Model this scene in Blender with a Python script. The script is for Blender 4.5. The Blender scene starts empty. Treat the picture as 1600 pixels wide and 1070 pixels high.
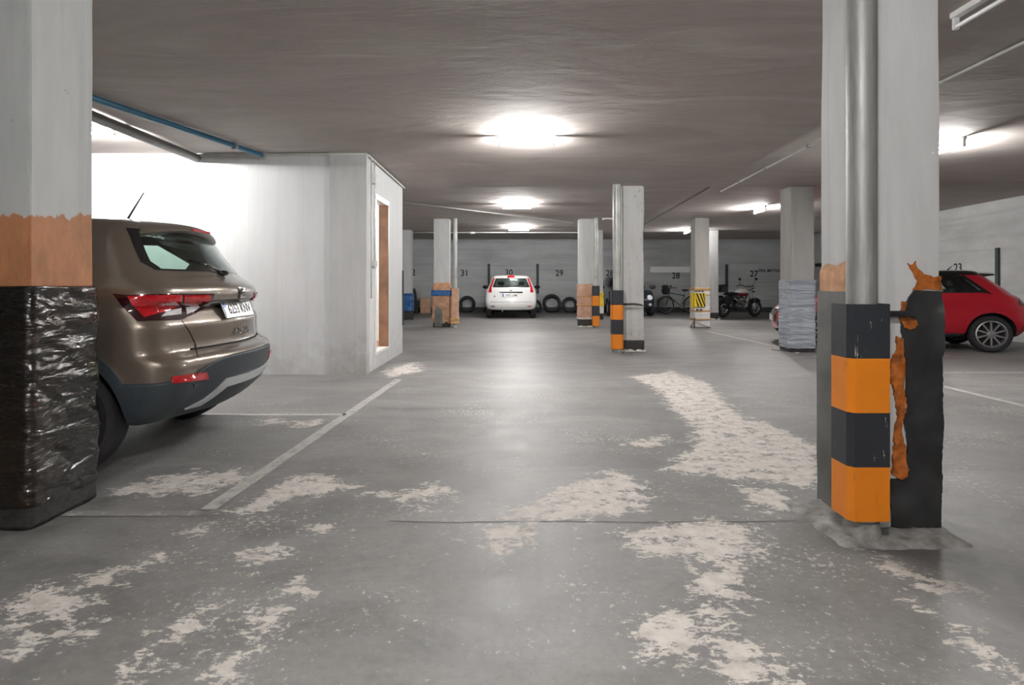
import bpy, bmesh, math, random
import numpy as np
from mathutils import Vector, Matrix, noise as mnoise
from mathutils.bvhtree import BVHTree
from mathutils.geometry import delaunay_2d_cdt

random.seed(7)
PI = math.pi
SC = bpy.context.scene
COL = SC.collection

# ------------------------------------------------------------------ camera, world, exposure
F = 920.0            # focal length in pixels of the 1600x1070 frame
CX, HY, CH = 804.0, 444.0, 1.13
cam_d = bpy.data.cameras.new('camera')
cam = bpy.data.objects.new('camera', cam_d)
COL.objects.link(cam)
cam.location = (0, 0, CH)
cam.rotation_euler = (PI / 2, 0, 0)
cam_d.sensor_width = 36
cam_d.lens = F * 36 / 1600
cam_d.shift_x = -(CX - 800) / 1600
cam_d.shift_y = (HY - 535) / 1600
cam_d.clip_start = 0.02
SC.camera = cam

world = bpy.data.worlds.new('world')
SC.world = world
world.use_nodes = True
world.node_tree.nodes['Background'].inputs[0].default_value = (0.5, 0.5, 0.5, 1)
world.node_tree.nodes['Background'].inputs[1].default_value = 0.02
SC.view_settings.view_transform = 'Standard'
SC.view_settings.look = 'None'
SC.view_settings.gamma = 1
SC.view_settings.use_curve_mapping = False
SC.view_settings.exposure = 2.25
TUBE = 235.0         # emission of the fluorescent tubes


def G(x, y, z=0.0):                      # pixel on a horizontal plane at height z
    Y = F * (CH - z) / (y - HY)
    return Vector(((x - CX) / F * Y, Y, z))


def P(x, y, Y):                          # pixel at a known depth
    return Vector(((x - CX) / F * Y, Y, CH - (y - HY) / F * Y))


# ------------------------------------------------------------------ materials
class N:
    def __init__(s, name):
        s.m = bpy.data.materials.new(name)
        s.m.use_nodes = True
        s.t = s.m.node_tree
        s.b = s.t.nodes['Principled BSDF']
        s.tc = None

    def new(s, t, **kw):
        n = s.t.nodes.new(t)
        for k, v in kw.items():
            setattr(n, k, v)
        return n

    def link(s, a, b):
        s.t.links.new(a, b)

    def coord(s, scale=(1, 1, 1), rot=(0, 0, 0), kind='Object'):
        if s.tc is None:
            s.tc = s.new('ShaderNodeTexCoord')
        mp = s.new('ShaderNodeMapping')
        mp.inputs['Scale'].default_value = scale
        mp.inputs['Rotation'].default_value = rot
        s.link(s.tc.outputs[kind], mp.inputs['Vector'])
        return mp.outputs[0]

    def noise(s, scale, detail=4, rough=0.55, stretch=(1, 1, 1), dist=0.0, kind='Object'):
        n = s.new('ShaderNodeTexNoise')
        n.inputs['Scale'].default_value = scale
        n.inputs['Detail'].default_value = detail
        n.inputs['Roughness'].default_value = rough
        n.inputs['Distortion'].default_value = dist
        s.link(s.coord(stretch, kind=kind), n.inputs['Vector'])
        return n.outputs['Fac']

    def ramp(s, fac, *stops):
        r = s.new('ShaderNodeValToRGB')
        e = r.color_ramp.elements
        while len(e) < len(stops):
            e.new(0.5)
        for k, (p, c) in enumerate(stops):
            e[k].position = p
            e[k].color = (c, c, c, 1) if not hasattr(c, '__len__') else (*c, 1)
        s.link(fac, r.inputs[0])
        return r.outputs[0]

    def mix(s, fac, a, b, mode='MIX'):
        n = s.new('ShaderNodeMix', data_type='RGBA', blend_type=mode)
        for k, v in ((0, fac), (6, a), (7, b)):
            if hasattr(v, 'is_linked'):
                s.link(v, n.inputs[k])
            elif hasattr(v, '__len__'):
                n.inputs[k].default_value = (*v, 1)
            else:
                n.inputs[k].default_value = v
        return n.outputs[2]

    def math(s, op, a, b=None, clamp=False):
        n = s.new('ShaderNodeMath', operation=op)
        n.use_clamp = clamp
        for k, v in ((0, a), (1, b)):
            if v is None:
                continue
            if hasattr(v, 'is_linked'):
                s.link(v, n.inputs[k])
            else:
                n.inputs[k].default_value = v
        return n.outputs[0]

    def color(s, c):
        if hasattr(c, 'is_linked'):
            s.link(c, s.b.inputs['Base Color'])
        else:
            s.b.inputs['Base Color'].default_value = (*c, 1)

    def rough(s, r):
        if hasattr(r, 'is_linked'):
            s.link(r, s.b.inputs['Roughness'])
        else:
            s.b.inputs['Roughness'].default_value = r

    def bump(s, h, strength=0.3, dist=0.01):
        n = s.new('ShaderNodeBump')
        n.inputs['Strength'].default_value = strength
        n.inputs['Distance'].default_value = dist
        s.link(h, n.inputs['Height'])
        s.link(n.outputs[0], s.b.inputs['Normal'])

    def sepz(s, kind='Object'):
        n = s.new('ShaderNodeSeparateXYZ')
        s.link(s.coord(kind=kind), n.inputs[0])
        return n.outputs


def plain(name, c, rough=0.5, metal=0.0, coat=0.0, var=0.12, scale=12, bump=0.0, alpha=None):
    n = N(name)
    f = n.noise(scale, 5)
    lo = tuple(max(0, x * (1 - var)) for x in c)
    hi = tuple(min(1, x * (1 + var)) for x in c)
    n.color(n.ramp(f, (0.3, lo), (0.7, hi)))
    n.rough(rough)
    n.b.inputs['Metallic'].default_value = metal
    n.b.inputs['Coat Weight'].default_value = coat
    n.b.inputs['Coat Roughness'].default_value = 0.06
    if bump:
        n.bump(f, bump, 0.01)
    return n.m


M = {}


def mk_floor():
    n = N('worn_concrete_floor')
    big = n.noise(0.6, 5, 0.6)
    mid = n.noise(4.0, 8, 0.65)
    fine = n.noise(28, 8, 0.75)
    streak = n.noise(1.4, 6, 0.6, stretch=(0.8, 1.7, 1), dist=0.8)
    base = n.ramp(mid, (0.28, (0.14, 0.137, 0.134)), (0.72, (0.27, 0.264, 0.258)))
    base = n.mix(n.ramp(big, (0.35, 0.0), (0.7, 0.45)), base, (0.31, 0.304, 0.298))
    base = n.mix(n.ramp(streak, (0.45, 0.0), (0.72, 0.6)), base, (0.36, 0.354, 0.348))
    base = n.mix(n.ramp(fine, (0.33, 0.3), (0.56, 0.0)), base, (0.09, 0.088, 0.085))
    at = n.new('ShaderNodeAttribute', attribute_name='patch')
    edge = n.noise(9, 9, 0.72, stretch=(1, 1.3, 1), dist=0.3)
    e2 = n.math('MULTIPLY', n.math('SUBTRACT', edge, 0.5), 2.5)
    e3 = n.math('MULTIPLY', n.math('SUBTRACT', n.noise(38, 7, 0.75, stretch=(0.8, 1.6, 1)), 0.5), 1.5)
    m = n.ramp(n.math('ADD', at.outputs['Fac'], n.math('ADD', e2, e3)), (0.42, 0.0), (0.54, 1.0))
    # loose specks where the coat flakes off
    sp = n.noise(34, 6, 0.75)
    reg = n.noise(1.3, 4, 0.6)
    spk = n.ramp(n.math('ADD', sp, n.math('MULTIPLY', n.math('SUBTRACT', reg, 0.5), 0.45)), (0.615, 0.0), (0.65, 0.85))
    near = n.new('ShaderNodeAttribute', attribute_name='speck')
    spk = n.math('MULTIPLY', spk, near.outputs['Fac'])
    m = n.math('MAXIMUM', m, spk)
    bare_n = n.noise(14, 8, 0.7)
    bare = n.ramp(bare_n, (0.25, (0.44, 0.405, 0.375)), (0.55, (0.68, 0.64, 0.595)), (0.85, (0.78, 0.745, 0.70)))
    col = n.mix(m, base, bare)
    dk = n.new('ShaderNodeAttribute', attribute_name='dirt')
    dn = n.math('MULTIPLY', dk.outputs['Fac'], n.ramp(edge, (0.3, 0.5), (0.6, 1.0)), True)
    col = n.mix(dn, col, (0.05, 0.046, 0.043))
    n.color(col)
    r = n.ramp(mid, (0.3, 0.45), (0.7, 0.62))
    n.rough(n.mix(m, r, (0.75, 0.75, 0.75)))
    n.bump(n.math('ADD', n.math('MULTIPLY', fine, 0.2), n.math('MULTIPLY', m, -0.6)), 0.2, 0.004)
    return n.m


def mk_ceiling():
    n = N('troweled_ceiling')
    a = n.noise(0.8, 6, 0.55, stretch=(0.6, 1.5, 1), dist=1.6)
    b = n.noise(3.0, 6, 0.6, stretch=(0.6, 1.5, 1), dist=1.0)
    c = n.noise(0.35, 3)
    col = n.ramp(a, (0.3, (0.40, 0.355, 0.33)), (0.55, (0.48, 0.435, 0.41)), (0.75, (0.55, 0.515, 0.485)))
    col = n.mix(n.ramp(b, (0.4, 0.0), (0.75, 0.35)), col, (0.38, 0.335, 0.31))
    col = n.mix(n.ramp(c, (0.45, 0.0), (0.7, 0.3)), col, (0.42, 0.36, 0.335))
    st = n.noise(0.9, 5, 0.6)
    col = n.mix(n.ramp(st, (0.68, 0.0), (0.74, 0.35)), col, (0.40, 0.27, 0.16))
    n.color(col)
    n.rough(0.85)
    n.bump(n.math('ADD', a, n.math('MULTIPLY', b, 0.5)), 0.35, 0.03)
    return n.m


def mk_paint(name, c=(0.56, 0.565, 0.565), band=None, dirt=0.5, chips=0.7, soft=0.85, joints=0.35):
    """white limewash over board-marked concrete"""
    n = N(name)
    v = n.noise(3, 7, 0.6, stretch=(2.5, 2.5, 0.5))
    col = n.ramp(v, (0.3, tuple(x * soft for x in c)), (0.65, c))
    bl = n.noise(13, 2, 0.4, stretch=(1, 1, 0.03))
    col = n.mix(n.ramp(bl, (0.36, joints), (0.42, 0.0)), col, tuple(x * 0.72 for x in c))
    ch = n.noise(22, 8, 0.7, stretch=(1, 1, 0.55))
    col = n.mix(n.ramp(ch, (chips, 0.0), (chips + 0.03, 0.85)), col, (0.2, 0.19, 0.18))
    z = n.sepz()[2]
    low = n.math('SUBTRACT', n.math('MULTIPLY', n.noise(6, 6, 0.7), 1.0), n.math('MULTIPLY', z, 0.55))
    col = n.mix(n.ramp(low, (0.25, 0.0), (0.5, dirt)), col, (0.3, 0.28, 0.25))
    if band:
        z0, z1, bc = band
        nz = n.math('MULTIPLY', n.math('SUBTRACT', n.noise(5, 5, 0.6, stretch=(1.6, 1.6, 0.6)), 0.5), 0.28)
        top = n.ramp(n.math('ADD', n.math('SUBTRACT', z, z1), n.math('ADD', nz, 0.5)), (0.5, 1.0), (0.505, 0.0))
        bot = n.ramp(n.math('ADD', n.math('SUBTRACT', z, z0), 0.5), (0.5, 0.0), (0.505, 1.0))
        rs = n.ramp(n.noise(8, 6, 0.7, stretch=(1, 1, 0.4)), (0.3, tuple(x * 0.7 for x in bc)), (0.7, tuple(min(1, x * 1.25) for x in bc)))
        col = n.mix(n.math('MULTIPLY', top, bot), col, rs)
    n.color(col)
    n.rough(0.7)
    n.bump(n.math('ADD', v, n.math('MULTIPLY', ch, 0.4)), 0.4, 0.008)
    return n.m


def mk_boardwall(name, c, dark=0.72):
    n = N(name)
    v = n.noise(1.5, 6, 0.6, stretch=(0.6, 0.6, 1.6))
    h = n.noise(5.5, 3, 0.5, stretch=(0.03, 0.03, 1.0))
    col = n.ramp(v, (0.3, tuple(x * 0.8 for x in c)), (0.7, tuple(min(1, x * 1.12) for x in c)))
    col = n.mix(n.ramp(h, (0.38, 0.5), (0.46, 0.0)), col, tuple(x * dark for x in c))
    s = n.noise(18, 7, 0.7, stretch=(0.4, 0.4, 1))
    col = n.mix(n.ramp(s, (0.62, 0.0), (0.7, 0.5)), col, tuple(x * 0.55 for x in c))
    n.color(col)
    n.rough(0.8)
    n.bump(n.math('ADD', h, n.math('MULTIPLY', s, 0.4)), 0.45, 0.015)
    return n.m


def mk_film(name, c1, c2, scale=6, stretch=(0.6, 0.6, 5), rough=0.12, strength=0.9, dist=0.03, fine=0.6, ridge=0.7):
    n = N(name)
    a = n.noise(scale, 7 if ridge else 3, 0.62 if ridge else 0.45, stretch=stretch, dist=1.2 if ridge else 0.5)
    rd = n.math('SUBTRACT', 1.0, n.math('MULTIPLY', n.math('ABSOLUTE', n.math('SUBTRACT', a, 0.5)), 5.0), True)
    a2 = n.noise(scale * 4, 5, 0.6, stretch=(stretch[0] * 1.5, stretch[1] * 1.5, stretch[2] * 0.6), dist=0.6)
    b = n.noise(scale * 0.35, 4, 0.6, stretch=(1.6, 1.6, 0.6))
    n.color(n.ramp(b, (0.4, c1), (0.62, c2)))
    n.rough(rough)
    n.b.inputs['Specular IOR Level'].default_value = 0.9
    n.bump(n.math('ADD', n.math('MULTIPLY', rd, ridge) if ridge else a, n.math('MULTIPLY', a2, fine)), strength, dist)
    return n.m


def mk_glass(name, tint, refl=0.12):
    n = N(name)
    nt = n.t
    nt.nodes.remove(n.b)
    tr = n.new('ShaderNodeBsdfTransparent')
    tr.inputs[0].default_value = (*tint, 1)
    gl = n.new('ShaderNodeBsdfGlossy')
    gl.inputs['Color'].default_value = (0.9, 0.95, 0.95, 1)
    gl.inputs['Roughness'].default_value = 0.03
    fr = n.new('ShaderNodeLayerWeight')
    fr.inputs[0].default_value = 0.5
    sch = n.math('ADD', n.math('MULTIPLY', n.math('POWER', fr.outputs['Facing'], 5.0), 0.94), 0.04)
    mx = n.new('ShaderNodeMixShader')
    n.link(n.math('MULTIPLY', sch, 1.0 + refl, True), mx.inputs[0])
    n.link(tr.outputs[0], mx.inputs[1])
    n.link(gl.outputs[0], mx.inputs[2])
    n.link(mx.outputs[0], nt.nodes['Material Output'].inputs[0])
    return n.m


def mk_emit(name, c, s):
    n = N(name)
    n.color((0.9, 0.9, 0.9))
    n.b.inputs['Emission Color'].default_value = (*c, 1)
    n.b.inputs['Emission Strength'].default_value = s
    return n.m


def mk_carpaint(name, c, metal=0.5, rough=0.3):
    n = N(name)
    f = n.noise(900, 2)
    n.color(n.ramp(f, (0.3, tuple(x * 0.9 for x in c)), (0.7, tuple(min(1, x * 1.1) for x in c))))
    n.b.inputs['Metallic'].default_value = metal
    n.rough(rough)
    n.b.inputs['Coat Weight'].default_value = 1.0
    n.b.inputs['Coat Roughness'].default_value = 0.03
    return n.m


def mk_band(name, c, wear):
    """painted guard with scratches"""
    n = N(name)
    s = n.noise(5, 8, 0.75, stretch=(5, 5, 0.9))
    v = n.noise(2, 5)
    col = n.ramp(v, (0.3, tuple(x * 0.85 for x in c)), (0.7, c))
    col = n.mix(n.ramp(s, (0.62, 0.0), (0.645, 0.9)), col, wear)
    d = n.noise(9, 7, 0.7, stretch=(2, 2, 0.8))
    col = n.mix(n.ramp(d, (0.6, 0.0), (0.75, 0.5)), col, tuple(x * 0.45 for x in c))
    n.color(col)
    n.rough(0.45)
    n.bump(s, 0.15, 0.004)
    return n.m


M['floor'] = mk_floor()
M['ceiling'] = mk_ceiling()
M['col'] = mk_paint('white_paint_concrete')
M['col_grey'] = mk_paint('bare_grey_concrete', (0.42, 0.41, 0.39), dirt=0.2)
M['col_left'] = mk_paint('white_paint_with_bare_band', (0.50, 0.515, 0.51), band=(1.06, 1.45, (0.44, 0.195, 0.09)), chips=0.69)
M['col_worn'] = mk_paint('white_paint_flaking', (0.54, 0.54, 0.53), chips=0.61)
M['box'] = mk_paint('white_store_wall', (0.68, 0.69, 0.70), dirt=0.3, chips=0.72, soft=0.93, joints=0.15)
M['inside'] = plain('white_plaster', (0.85, 0.85, 0.84), 0.8, var=0.04)
M['back'] = mk_boardwall('board_marked_back_wall', (0.46, 0.475, 0.485))
M['side'] = mk_boardwall('board_marked_side_wall', (0.56, 0.57, 0.565))
M['skirt'] = plain('dark_green_skirting_paint', (0.035, 0.05, 0.048), 0.6)
M['line'] = None
def mk_galv():
    n = N('dull_galvanised_steel')
    v = n.noise(14, 7, 0.65, stretch=(3, 3, 0.25))
    w = n.noise(3, 5, 0.6, stretch=(1, 1, 0.5))
    col = n.ramp(v, (0.3, (0.19, 0.19, 0.185)), (0.6, (0.30, 0.30, 0.29)), (0.8, (0.45, 0.45, 0.43)))
    n.color(n.mix(n.ramp(w, (0.4, 0.0), (0.7, 0.4)), col, (0.34, 0.34, 0.33)))
    n.b.inputs['Metallic'].default_value = 0.35
    n.rough(0.5)
    return n.m


M['steel'] = mk_galv()
M['pvc'] = plain('grey_pvc_pipe', (0.42, 0.43, 0.41), 0.35, 0.1, var=0.25, scale=5)
M['conduit'] = plain('pale_conduit', (0.55, 0.55, 0.52), 0.5)
M['blue'] = plain('blue_water_pipe', (0.02, 0.115, 0.19), 0.35)
M['duct'] = plain('dark_grey_pipe', (0.15, 0.145, 0.14), 0.5)
M['orange'] = mk_band('orange_guard_paint', (0.80, 0.235, 0.008), (0.25, 0.12, 0.05))
M['black'] = mk_band('black_guard_paint', (0.025, 0.028, 0.035), (0.55, 0.55, 0.5))
M['rubber'] = plain('black_rubber_sheet', (0.026, 0.026, 0.027), 0.36, var=0.5, scale=5, bump=0.25)
M['greysheet'] = plain('grey_rubber_sheet', (0.115, 0.118, 0.112), 0.6, var=0.35, scale=4, bump=0.1)
M['glue'] = plain('orange_glue_residue', (0.36, 0.10, 0.012), 0.5, var=0.55, scale=26, bump=0.6)
M['peach'] = plain('bare_peach_plaster', (0.56, 0.31, 0.17), 0.8, var=0.3, scale=18)
M['film'] = mk_film('black_stretch_film', (0.003, 0.0035, 0.003), (0.014, 0.008, 0.004), 3, (1.3, 1.3, 4.5), 0.07, 1.0, 0.045, 0.08, 0.0)
M['greywrap'] = mk_film('grey_plastic_wrap', (0.34, 0.375, 0.44), (0.43, 0.465, 0.52), 3, (0.8, 0.8, 5), 0.28, 1.0, 0.06, 0.2, 0.0)
M['whitewrap'] = mk_film('white_paper_wrap', (0.62, 0.6, 0.58), (0.75, 0.74, 0.73), 5, (0.4, 0.4, 5), 0.5, 0.3)
M['card'] = plain('cardboard', (0.44, 0.25, 0.15), 0.7, var=0.3, scale=7, bump=0.2)
M['cardpink'] = plain('cardboard_pink', (0.52, 0.31, 0.21), 0.5, var=0.2, scale=7, bump=0.2)
M['tape_brown'] = plain('brown_parcel_tape', (0.5, 0.3, 0.13), 0.3)
M['tape_blue'] = plain('blue_tape', (0.03, 0.12, 0.32), 0.25, var=0.4, scale=20)
M['yellow'] = plain('yellow_print', (0.85, 0.6, 0.03), 0.4)
M['ink'] = plain('black_ink', (0.012, 0.012, 0.013), 0.6)
M['rubble'] = plain('broken_plaster', (0.55, 0.54, 0.5), 0.9, var=0.3, bump=0.4)
M['mortar'] = plain('dirty_mortar', (0.25, 0.242, 0.23), 0.85, var=0.45, scale=14, bump=0.4)
M['tar'] = plain('black_tar_base', (0.03, 0.029, 0.027), 0.7, var=0.5, scale=30, bump=0.6)
M['wood'] = plain('brown_door_frame_wood', (0.24, 0.125, 0.07), 0.5, var=0.3, scale=5)
M['white'] = plain('white_enamel', (0.8, 0.8, 0.8), 0.35, var=0.03)
M['tube'] = mk_emit('lit_tube', (1.0, 0.985, 0.96), TUBE)
M['tube_in'] = mk_emit('lit_tube_store', (1.0, 0.98, 0.95), 130)
M['tube_off'] = plain('unlit_tube', (0.85, 0.85, 0.85), 0.2, var=0.02)
M['bronze'] = mk_carpaint('bronze_car_paint', (0.18, 0.146, 0.115), 0.4, 0.34)
M['carwhite'] = mk_carpaint('white_car_paint', (0.72, 0.72, 0.72), 0.0, 0.3)
M['carred'] = mk_carpaint('red_car_paint', (0.48, 0.006, 0.02), 0.15, 0.3)
M['cardark'] = mk_carpaint('dark_car_paint', (0.018, 0.025, 0.032), 0.2, 0.3)
M['plastic'] = plain('dark_grey_car_plastic', (0.04, 0.05, 0.06), 0.5, var=0.1, scale=40)
M['blackgloss'] = plain('black_gloss_plastic', (0.008, 0.008, 0.009), 0.12, coat=0.6)
M['silver'] = plain('silver_trim', (0.62, 0.64, 0.66), 0.3, 0.5, var=0.05)
M['chrome'] = plain('chrome', (0.75, 0.75, 0.76), 0.12, 1.0, var=0.03)
M['alloy'] = plain('alloy_wheel', (0.48, 0.48, 0.49), 0.3, 0.8, var=0.05)
M['tyre'] = plain('tyre_rubber', (0.022, 0.021, 0.024), 0.75, var=0.2, scale=30, bump=0.2)
M['well'] = plain('wheel_well', (0.012, 0.012, 0.012), 0.9)
M['redlens'] = plain('red_lamp_lens', (0.5, 0.006, 0.012), 0.1, coat=1.0, var=0.35, scale=30)
M['darklens'] = plain('dark_lamp_lens', (0.03, 0.004, 0.008), 0.08, coat=1.0)
M['clearlens'] = plain('clear_lamp_lens', (0.72, 0.73, 0.74), 0.1, coat=1.0)
M['glass_dark'] = mk_glass('tinted_car_glass', (0.80, 0.88, 0.85))
M['glass'] = mk_glass('car_glass', (0.84, 0.91, 0.89))
M['cabin'] = plain('dark_cabin_lining', (0.05, 0.052, 0.052), 0.8)
M['plate'] = plain('number_plate_white', (0.8, 0.8, 0.8), 0.3, var=0.02)
M['plateblue'] = plain('number_plate_blue', (0.02, 0.12, 0.5), 0.3, var=0.02)
M['tank'] = plain('cream_tank_paint', (0.72, 0.71, 0.68), 0.2, coat=1.0, var=0.04)
M['tankred'] = plain('dark_red_tank_paint', (0.25, 0.008, 0.02), 0.2, coat=1.0)
M['leather'] = plain('black_leather', (0.02, 0.02, 0.02), 0.5, bump=0.1)
M['engine'] = plain('engine_metal', (0.25, 0.25, 0.25), 0.35, 0.8, var=0.3, scale=25)
M['green'] = plain('green_frame_paint', (0.02, 0.1, 0.085), 0.35)
M['tarp'] = plain('dark_tarpaulin', (0.025, 0.027, 0.028), 0.6, bump=0.3)


def mk_line(nm='worn_white_line_paint', lo=0.34):
    n = N(nm)
    w = n.noise(11, 8, 0.72)
    n.color(n.mix(n.ramp(w, (lo, 0.0), (lo + 0.16, 1.0)), (0.27, 0.262, 0.255), (0.50, 0.485, 0.46)))
    n.rough(0.6)
    return n.m


M['line'] = mk_line()
M['line_faint'] = mk_line('faded_line_paint', 0.52)


# ------------------------------------------------------------------ mesh helpers
def link(o, parent=None):
    COL.objects.link(o)
    if parent is not None:
        o.parent = parent
    return o


def tag(o, label, cat, group=None):
    o['label'] = label
    o['category'] = cat
    if group:
        o['group'] = group
    return o


def empty(name, loc=(0, 0, 0), rz=0.0, label=None, cat=None, group=None):
    o = bpy.data.objects.new(name, None)
    o.empty_display_size = 0.1
    o.location = loc
    o.rotation_euler = (0, 0, rz)
    COL.objects.link(o)
    if label:
        tag(o, label, cat, group)
    return o


def obj(name, bm, mats, parent=None, smooth=False, kind=None, angle=None):
    me = bpy.data.meshes.new(name)
    bm.normal_update()
    bm.to_mesh(me)
    bm.free()
    return obj_me(name, me, mats, parent, smooth, kind, angle)


def obj_me(name, me, mats, parent=None, smooth=False, kind=None, angle=None):
    if not isinstance(mats, (list, tuple)):
        mats = [mats]
    for m in mats:
        me.materials.append(M[m] if isinstance(m, str) else m)
    if smooth:
        me.polygons.foreach_set('use_smooth', [True] * len(me.polygons))
        if angle is not None:
            me.set_sharp_from_angle(angle=math.radians(angle))
    o = bpy.data.objects.new(name, me)
    if kind:
        o['kind'] = kind
    return link(o, parent)


def box(bm, x0, x1, y0, y1, z0, z1, bev=0.0, mi=0):
    r = bmesh.ops.create_cube(bm, size=1)
    for v in r['verts']:
        v.co = Vector((x0 if v.co.x < 0 else x1, y0 if v.co.y < 0 else y1, z0 if v.co.z < 0 else z1))
    fs = list({f for v in r['verts'] for f in v.link_faces})
    for f in fs:
        f.material_index = mi
    if bev:
        es = list({e for v in r['verts'] for e in v.link_edges})
        bmesh.ops.bevel(bm, geom=es, offset=bev, segments=2, affect='EDGES', clamp_overlap=True)
    return bm


def bbox(*a, **k):
    return box(bmesh.new(), *a, **k)


def tube(bm, pts, r, n=10, caps=True, mi=0):
    pts = [Vector(p) for p in pts]
    rs = r if hasattr(r, '__len__') else [r] * len(pts)
    rings = []
    up = Vector((0, 0, 1))
    for i, p in enumerate(pts):
        d = (pts[min(i + 1, len(pts) - 1)] - pts[max(i - 1, 0)]).normalized()
        a = d.cross(up if abs(d.z) < 0.95 else Vector((0, 1, 0))).normalized()
        b = d.cross(a).normalized()
        rings.append([bm.verts.new(p + (a * math.cos(t) + b * math.sin(t)) * rs[i]) for t in [2 * PI * k / n for k in range(n)]])
    for A, B in zip(rings, rings[1:]):
        for k in range(n):
            f = bm.faces.new((A[k], A[(k + 1) % n], B[(k + 1) % n], B[k]))
            f.material_index = mi
    if caps:
        for R in (rings[0], rings[-1]):
            try:
                bm.faces.new(R).material_index = mi
            except ValueError:
                pass
    bmesh.ops.recalc_face_normals(bm, faces=bm.faces[:])
    return bm


def btube(*a, **k):
    return tube(bmesh.new(), *a, **k)


def lathe(bm, prof, n=32, axis='z', loc=(0, 0, 0), closed=False, mi=0):
    """prof: (radius, height) list revolved about an axis"""
    rings = []
    loc = Vector(loc)
    for r, h in prof:
        ring = []
        for k in range(n):
            t = 2 * PI * k / n
            c, s = r * math.cos(t), r * math.sin(t)
            p = {'z': (c, s, h), 'y': (c, h, s), 'x': (h, c, s)}[axis]
            ring.append(bm.verts.new(loc + Vector(p)))
        rings.append(ring)
    pairs = list(zip(rings, rings[1:]))
    if closed:
        pairs.append((rings[-1], rings[0]))
    for A, B in pairs:
        for k in range(n):
            f = bm.faces.new((A[k], A[(k + 1) % n], B[(k + 1) % n], B[k]))
            f.material_index = mi
    if not closed:
        for R in (rings[0], rings[-1]):
            bm.faces.new(R).material_index = mi
    bmesh.ops.recalc_face_normals(bm, faces=bm.faces[:])
    return bm


def blob(bm, c, r, seg=14, mi=0):
    res = bmesh.ops.create_uvsphere(bm, u_segments=seg, v_segments=max(6, seg // 2), radius=1)
    for v in res['verts']:
        v.co = Vector((c[0] + v.co.x * r[0], c[1] + v.co.y * r[1], c[2] + v.co.z * r[2]))
        for f in v.link_faces:
            f.material_index = mi
    return bm


def prism(bm, poly, d0, d1, plane='xz', mi=0):
    """polygon in a plane extruded along the third axis from d0 to d1"""
    def mkv(a, b, d):
        return {'xz': (a, d, b), 'yz': (d, a, b), 'xy': (a, b, d)}[plane]
    A = [bm.verts.new(mkv(a, b, d0)) for a, b in poly]
    B = [bm.verts.new(mkv(a, b, d1)) for a, b in poly]
    k = len(poly)
    fs = [bm.faces.new(A), bm.faces.new(list(reversed(B)))]
    for i in range(k):
        fs.append(bm.faces.new((A[i], B[i], B[(i + 1) % k], A[(i + 1) % k])))
    for f in fs:
        f.material_index = mi
    bmesh.ops.recalc_face_normals(bm, faces=bm.faces[:])
    return bm


def in_poly(p, poly):
    x, y = p
    c = False
    j = len(poly) - 1
    for i in range(len(poly)):
        xi, yi = poly[i]
        xj, yj = poly[j]
        if (yi > y) != (yj > y) and x < (xj - xi) * (y - yi) / (yj - yi) + xi:
            c = not c
        j = i
    return c


def tess(poly, step):
    """polygon -> (verts2d, tris) with interior points"""
    pts = []
    k = len(poly)
    for i in range(k):
        a, b = Vector(poly[i]), Vector(poly[(i + 1) % k])
        m = max(1, int((b - a).length / step))
        for q in range(m):
            pts.append(tuple(a.lerp(b, q / m)))
    nb = len(pts)
    xs = [p[0] for p in pts]
    ys = [p[1] for p in pts]
    y = min(ys) + step / 2
    ring = pts[:]
    while y < max(ys):
        x = min(xs) + step / 2
        while x < max(xs):
            if in_poly((x, y), ring) and all((x - p[0]) ** 2 + (y - p[1]) ** 2 > (step * 0.45) ** 2 for p in ring):
                pts.append((x, y))
            x += step
        y += step
    V, E, Fs, *_ = delaunay_2d_cdt([Vector(p) for p in pts], [], [list(range(nb))], 1, 1e-6)
    return V, Fs


def sheet(V, Fs, pos, thick, nrm):
    """solid sheet from 2d tessellation; pos(v)->Vector or None, nrm(v)->Vector outward"""
    bm = bmesh.new()
    top, bot = [], []
    for v in V:
        p = pos(v)
        if p is None:
            top.append(None)
            bot.append(None)
            continue
        q, n = p
        top.append(bm.verts.new(q + n * thick))
        bot.append(bm.verts.new(q - n * thick * 0.6))
    ed = {}
    for f in Fs:
        if any(top[i] is None for i in f):
            continue
        try:
            bm.faces.new([top[i] for i in f])
            bm.faces.new([bot[i] for i in reversed(f)])
        except ValueError:
            continue
        for a, b in zip(f, list(f[1:]) + [f[0]]):
            ed[(a, b)] = ed.get((a, b), 0) + 1
    for (a, b) in ed:
        if (b, a) not in ed:
            try:
                bm.faces.new((top[b], top[a], bot[a], bot[b]))
            except ValueError:
                pass
    bmesh.ops.recalc_face_normals(bm, faces=bm.faces[:])
    return bm


def text_me(s, size, depth=0.002, align='CENTER', bold=0.0):
    cu = bpy.data.curves.new('lettering', 'FONT')
    cu.body = s
    cu.size = size
    cu.align_x = align
    cu.align_y = 'CENTER'
    cu.extrude = depth
    cu.offset = bold
    cu.resolution_u = 3
    o = bpy.data.objects.new('lettering', cu)
    COL.objects.link(o)
    dg = bpy.context.evaluated_depsgraph_get()
    me = bpy.data.meshes.new_from_object(o.evaluated_get(dg))
    bpy.data.objects.remove(o)
    bpy.data.curves.remove(cu)
    me.materials.clear()
    return me


def text(name, s, size, loc, rot, mat, parent, depth=0.002, bold=0.0, sx=1.0):
    o = obj_me(name, text_me(s, size, depth, bold=bold), mat, parent)
    o.location = loc
    o.rotation_euler = rot
    o.scale = (sx, 1, 1)
    o['kind'] = 'stuff'
    return o


def struct(name, bm, mat, parent=None, **k):
    return obj(name, bm, mat, parent, kind='structure' if parent is None else None, **k)


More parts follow.
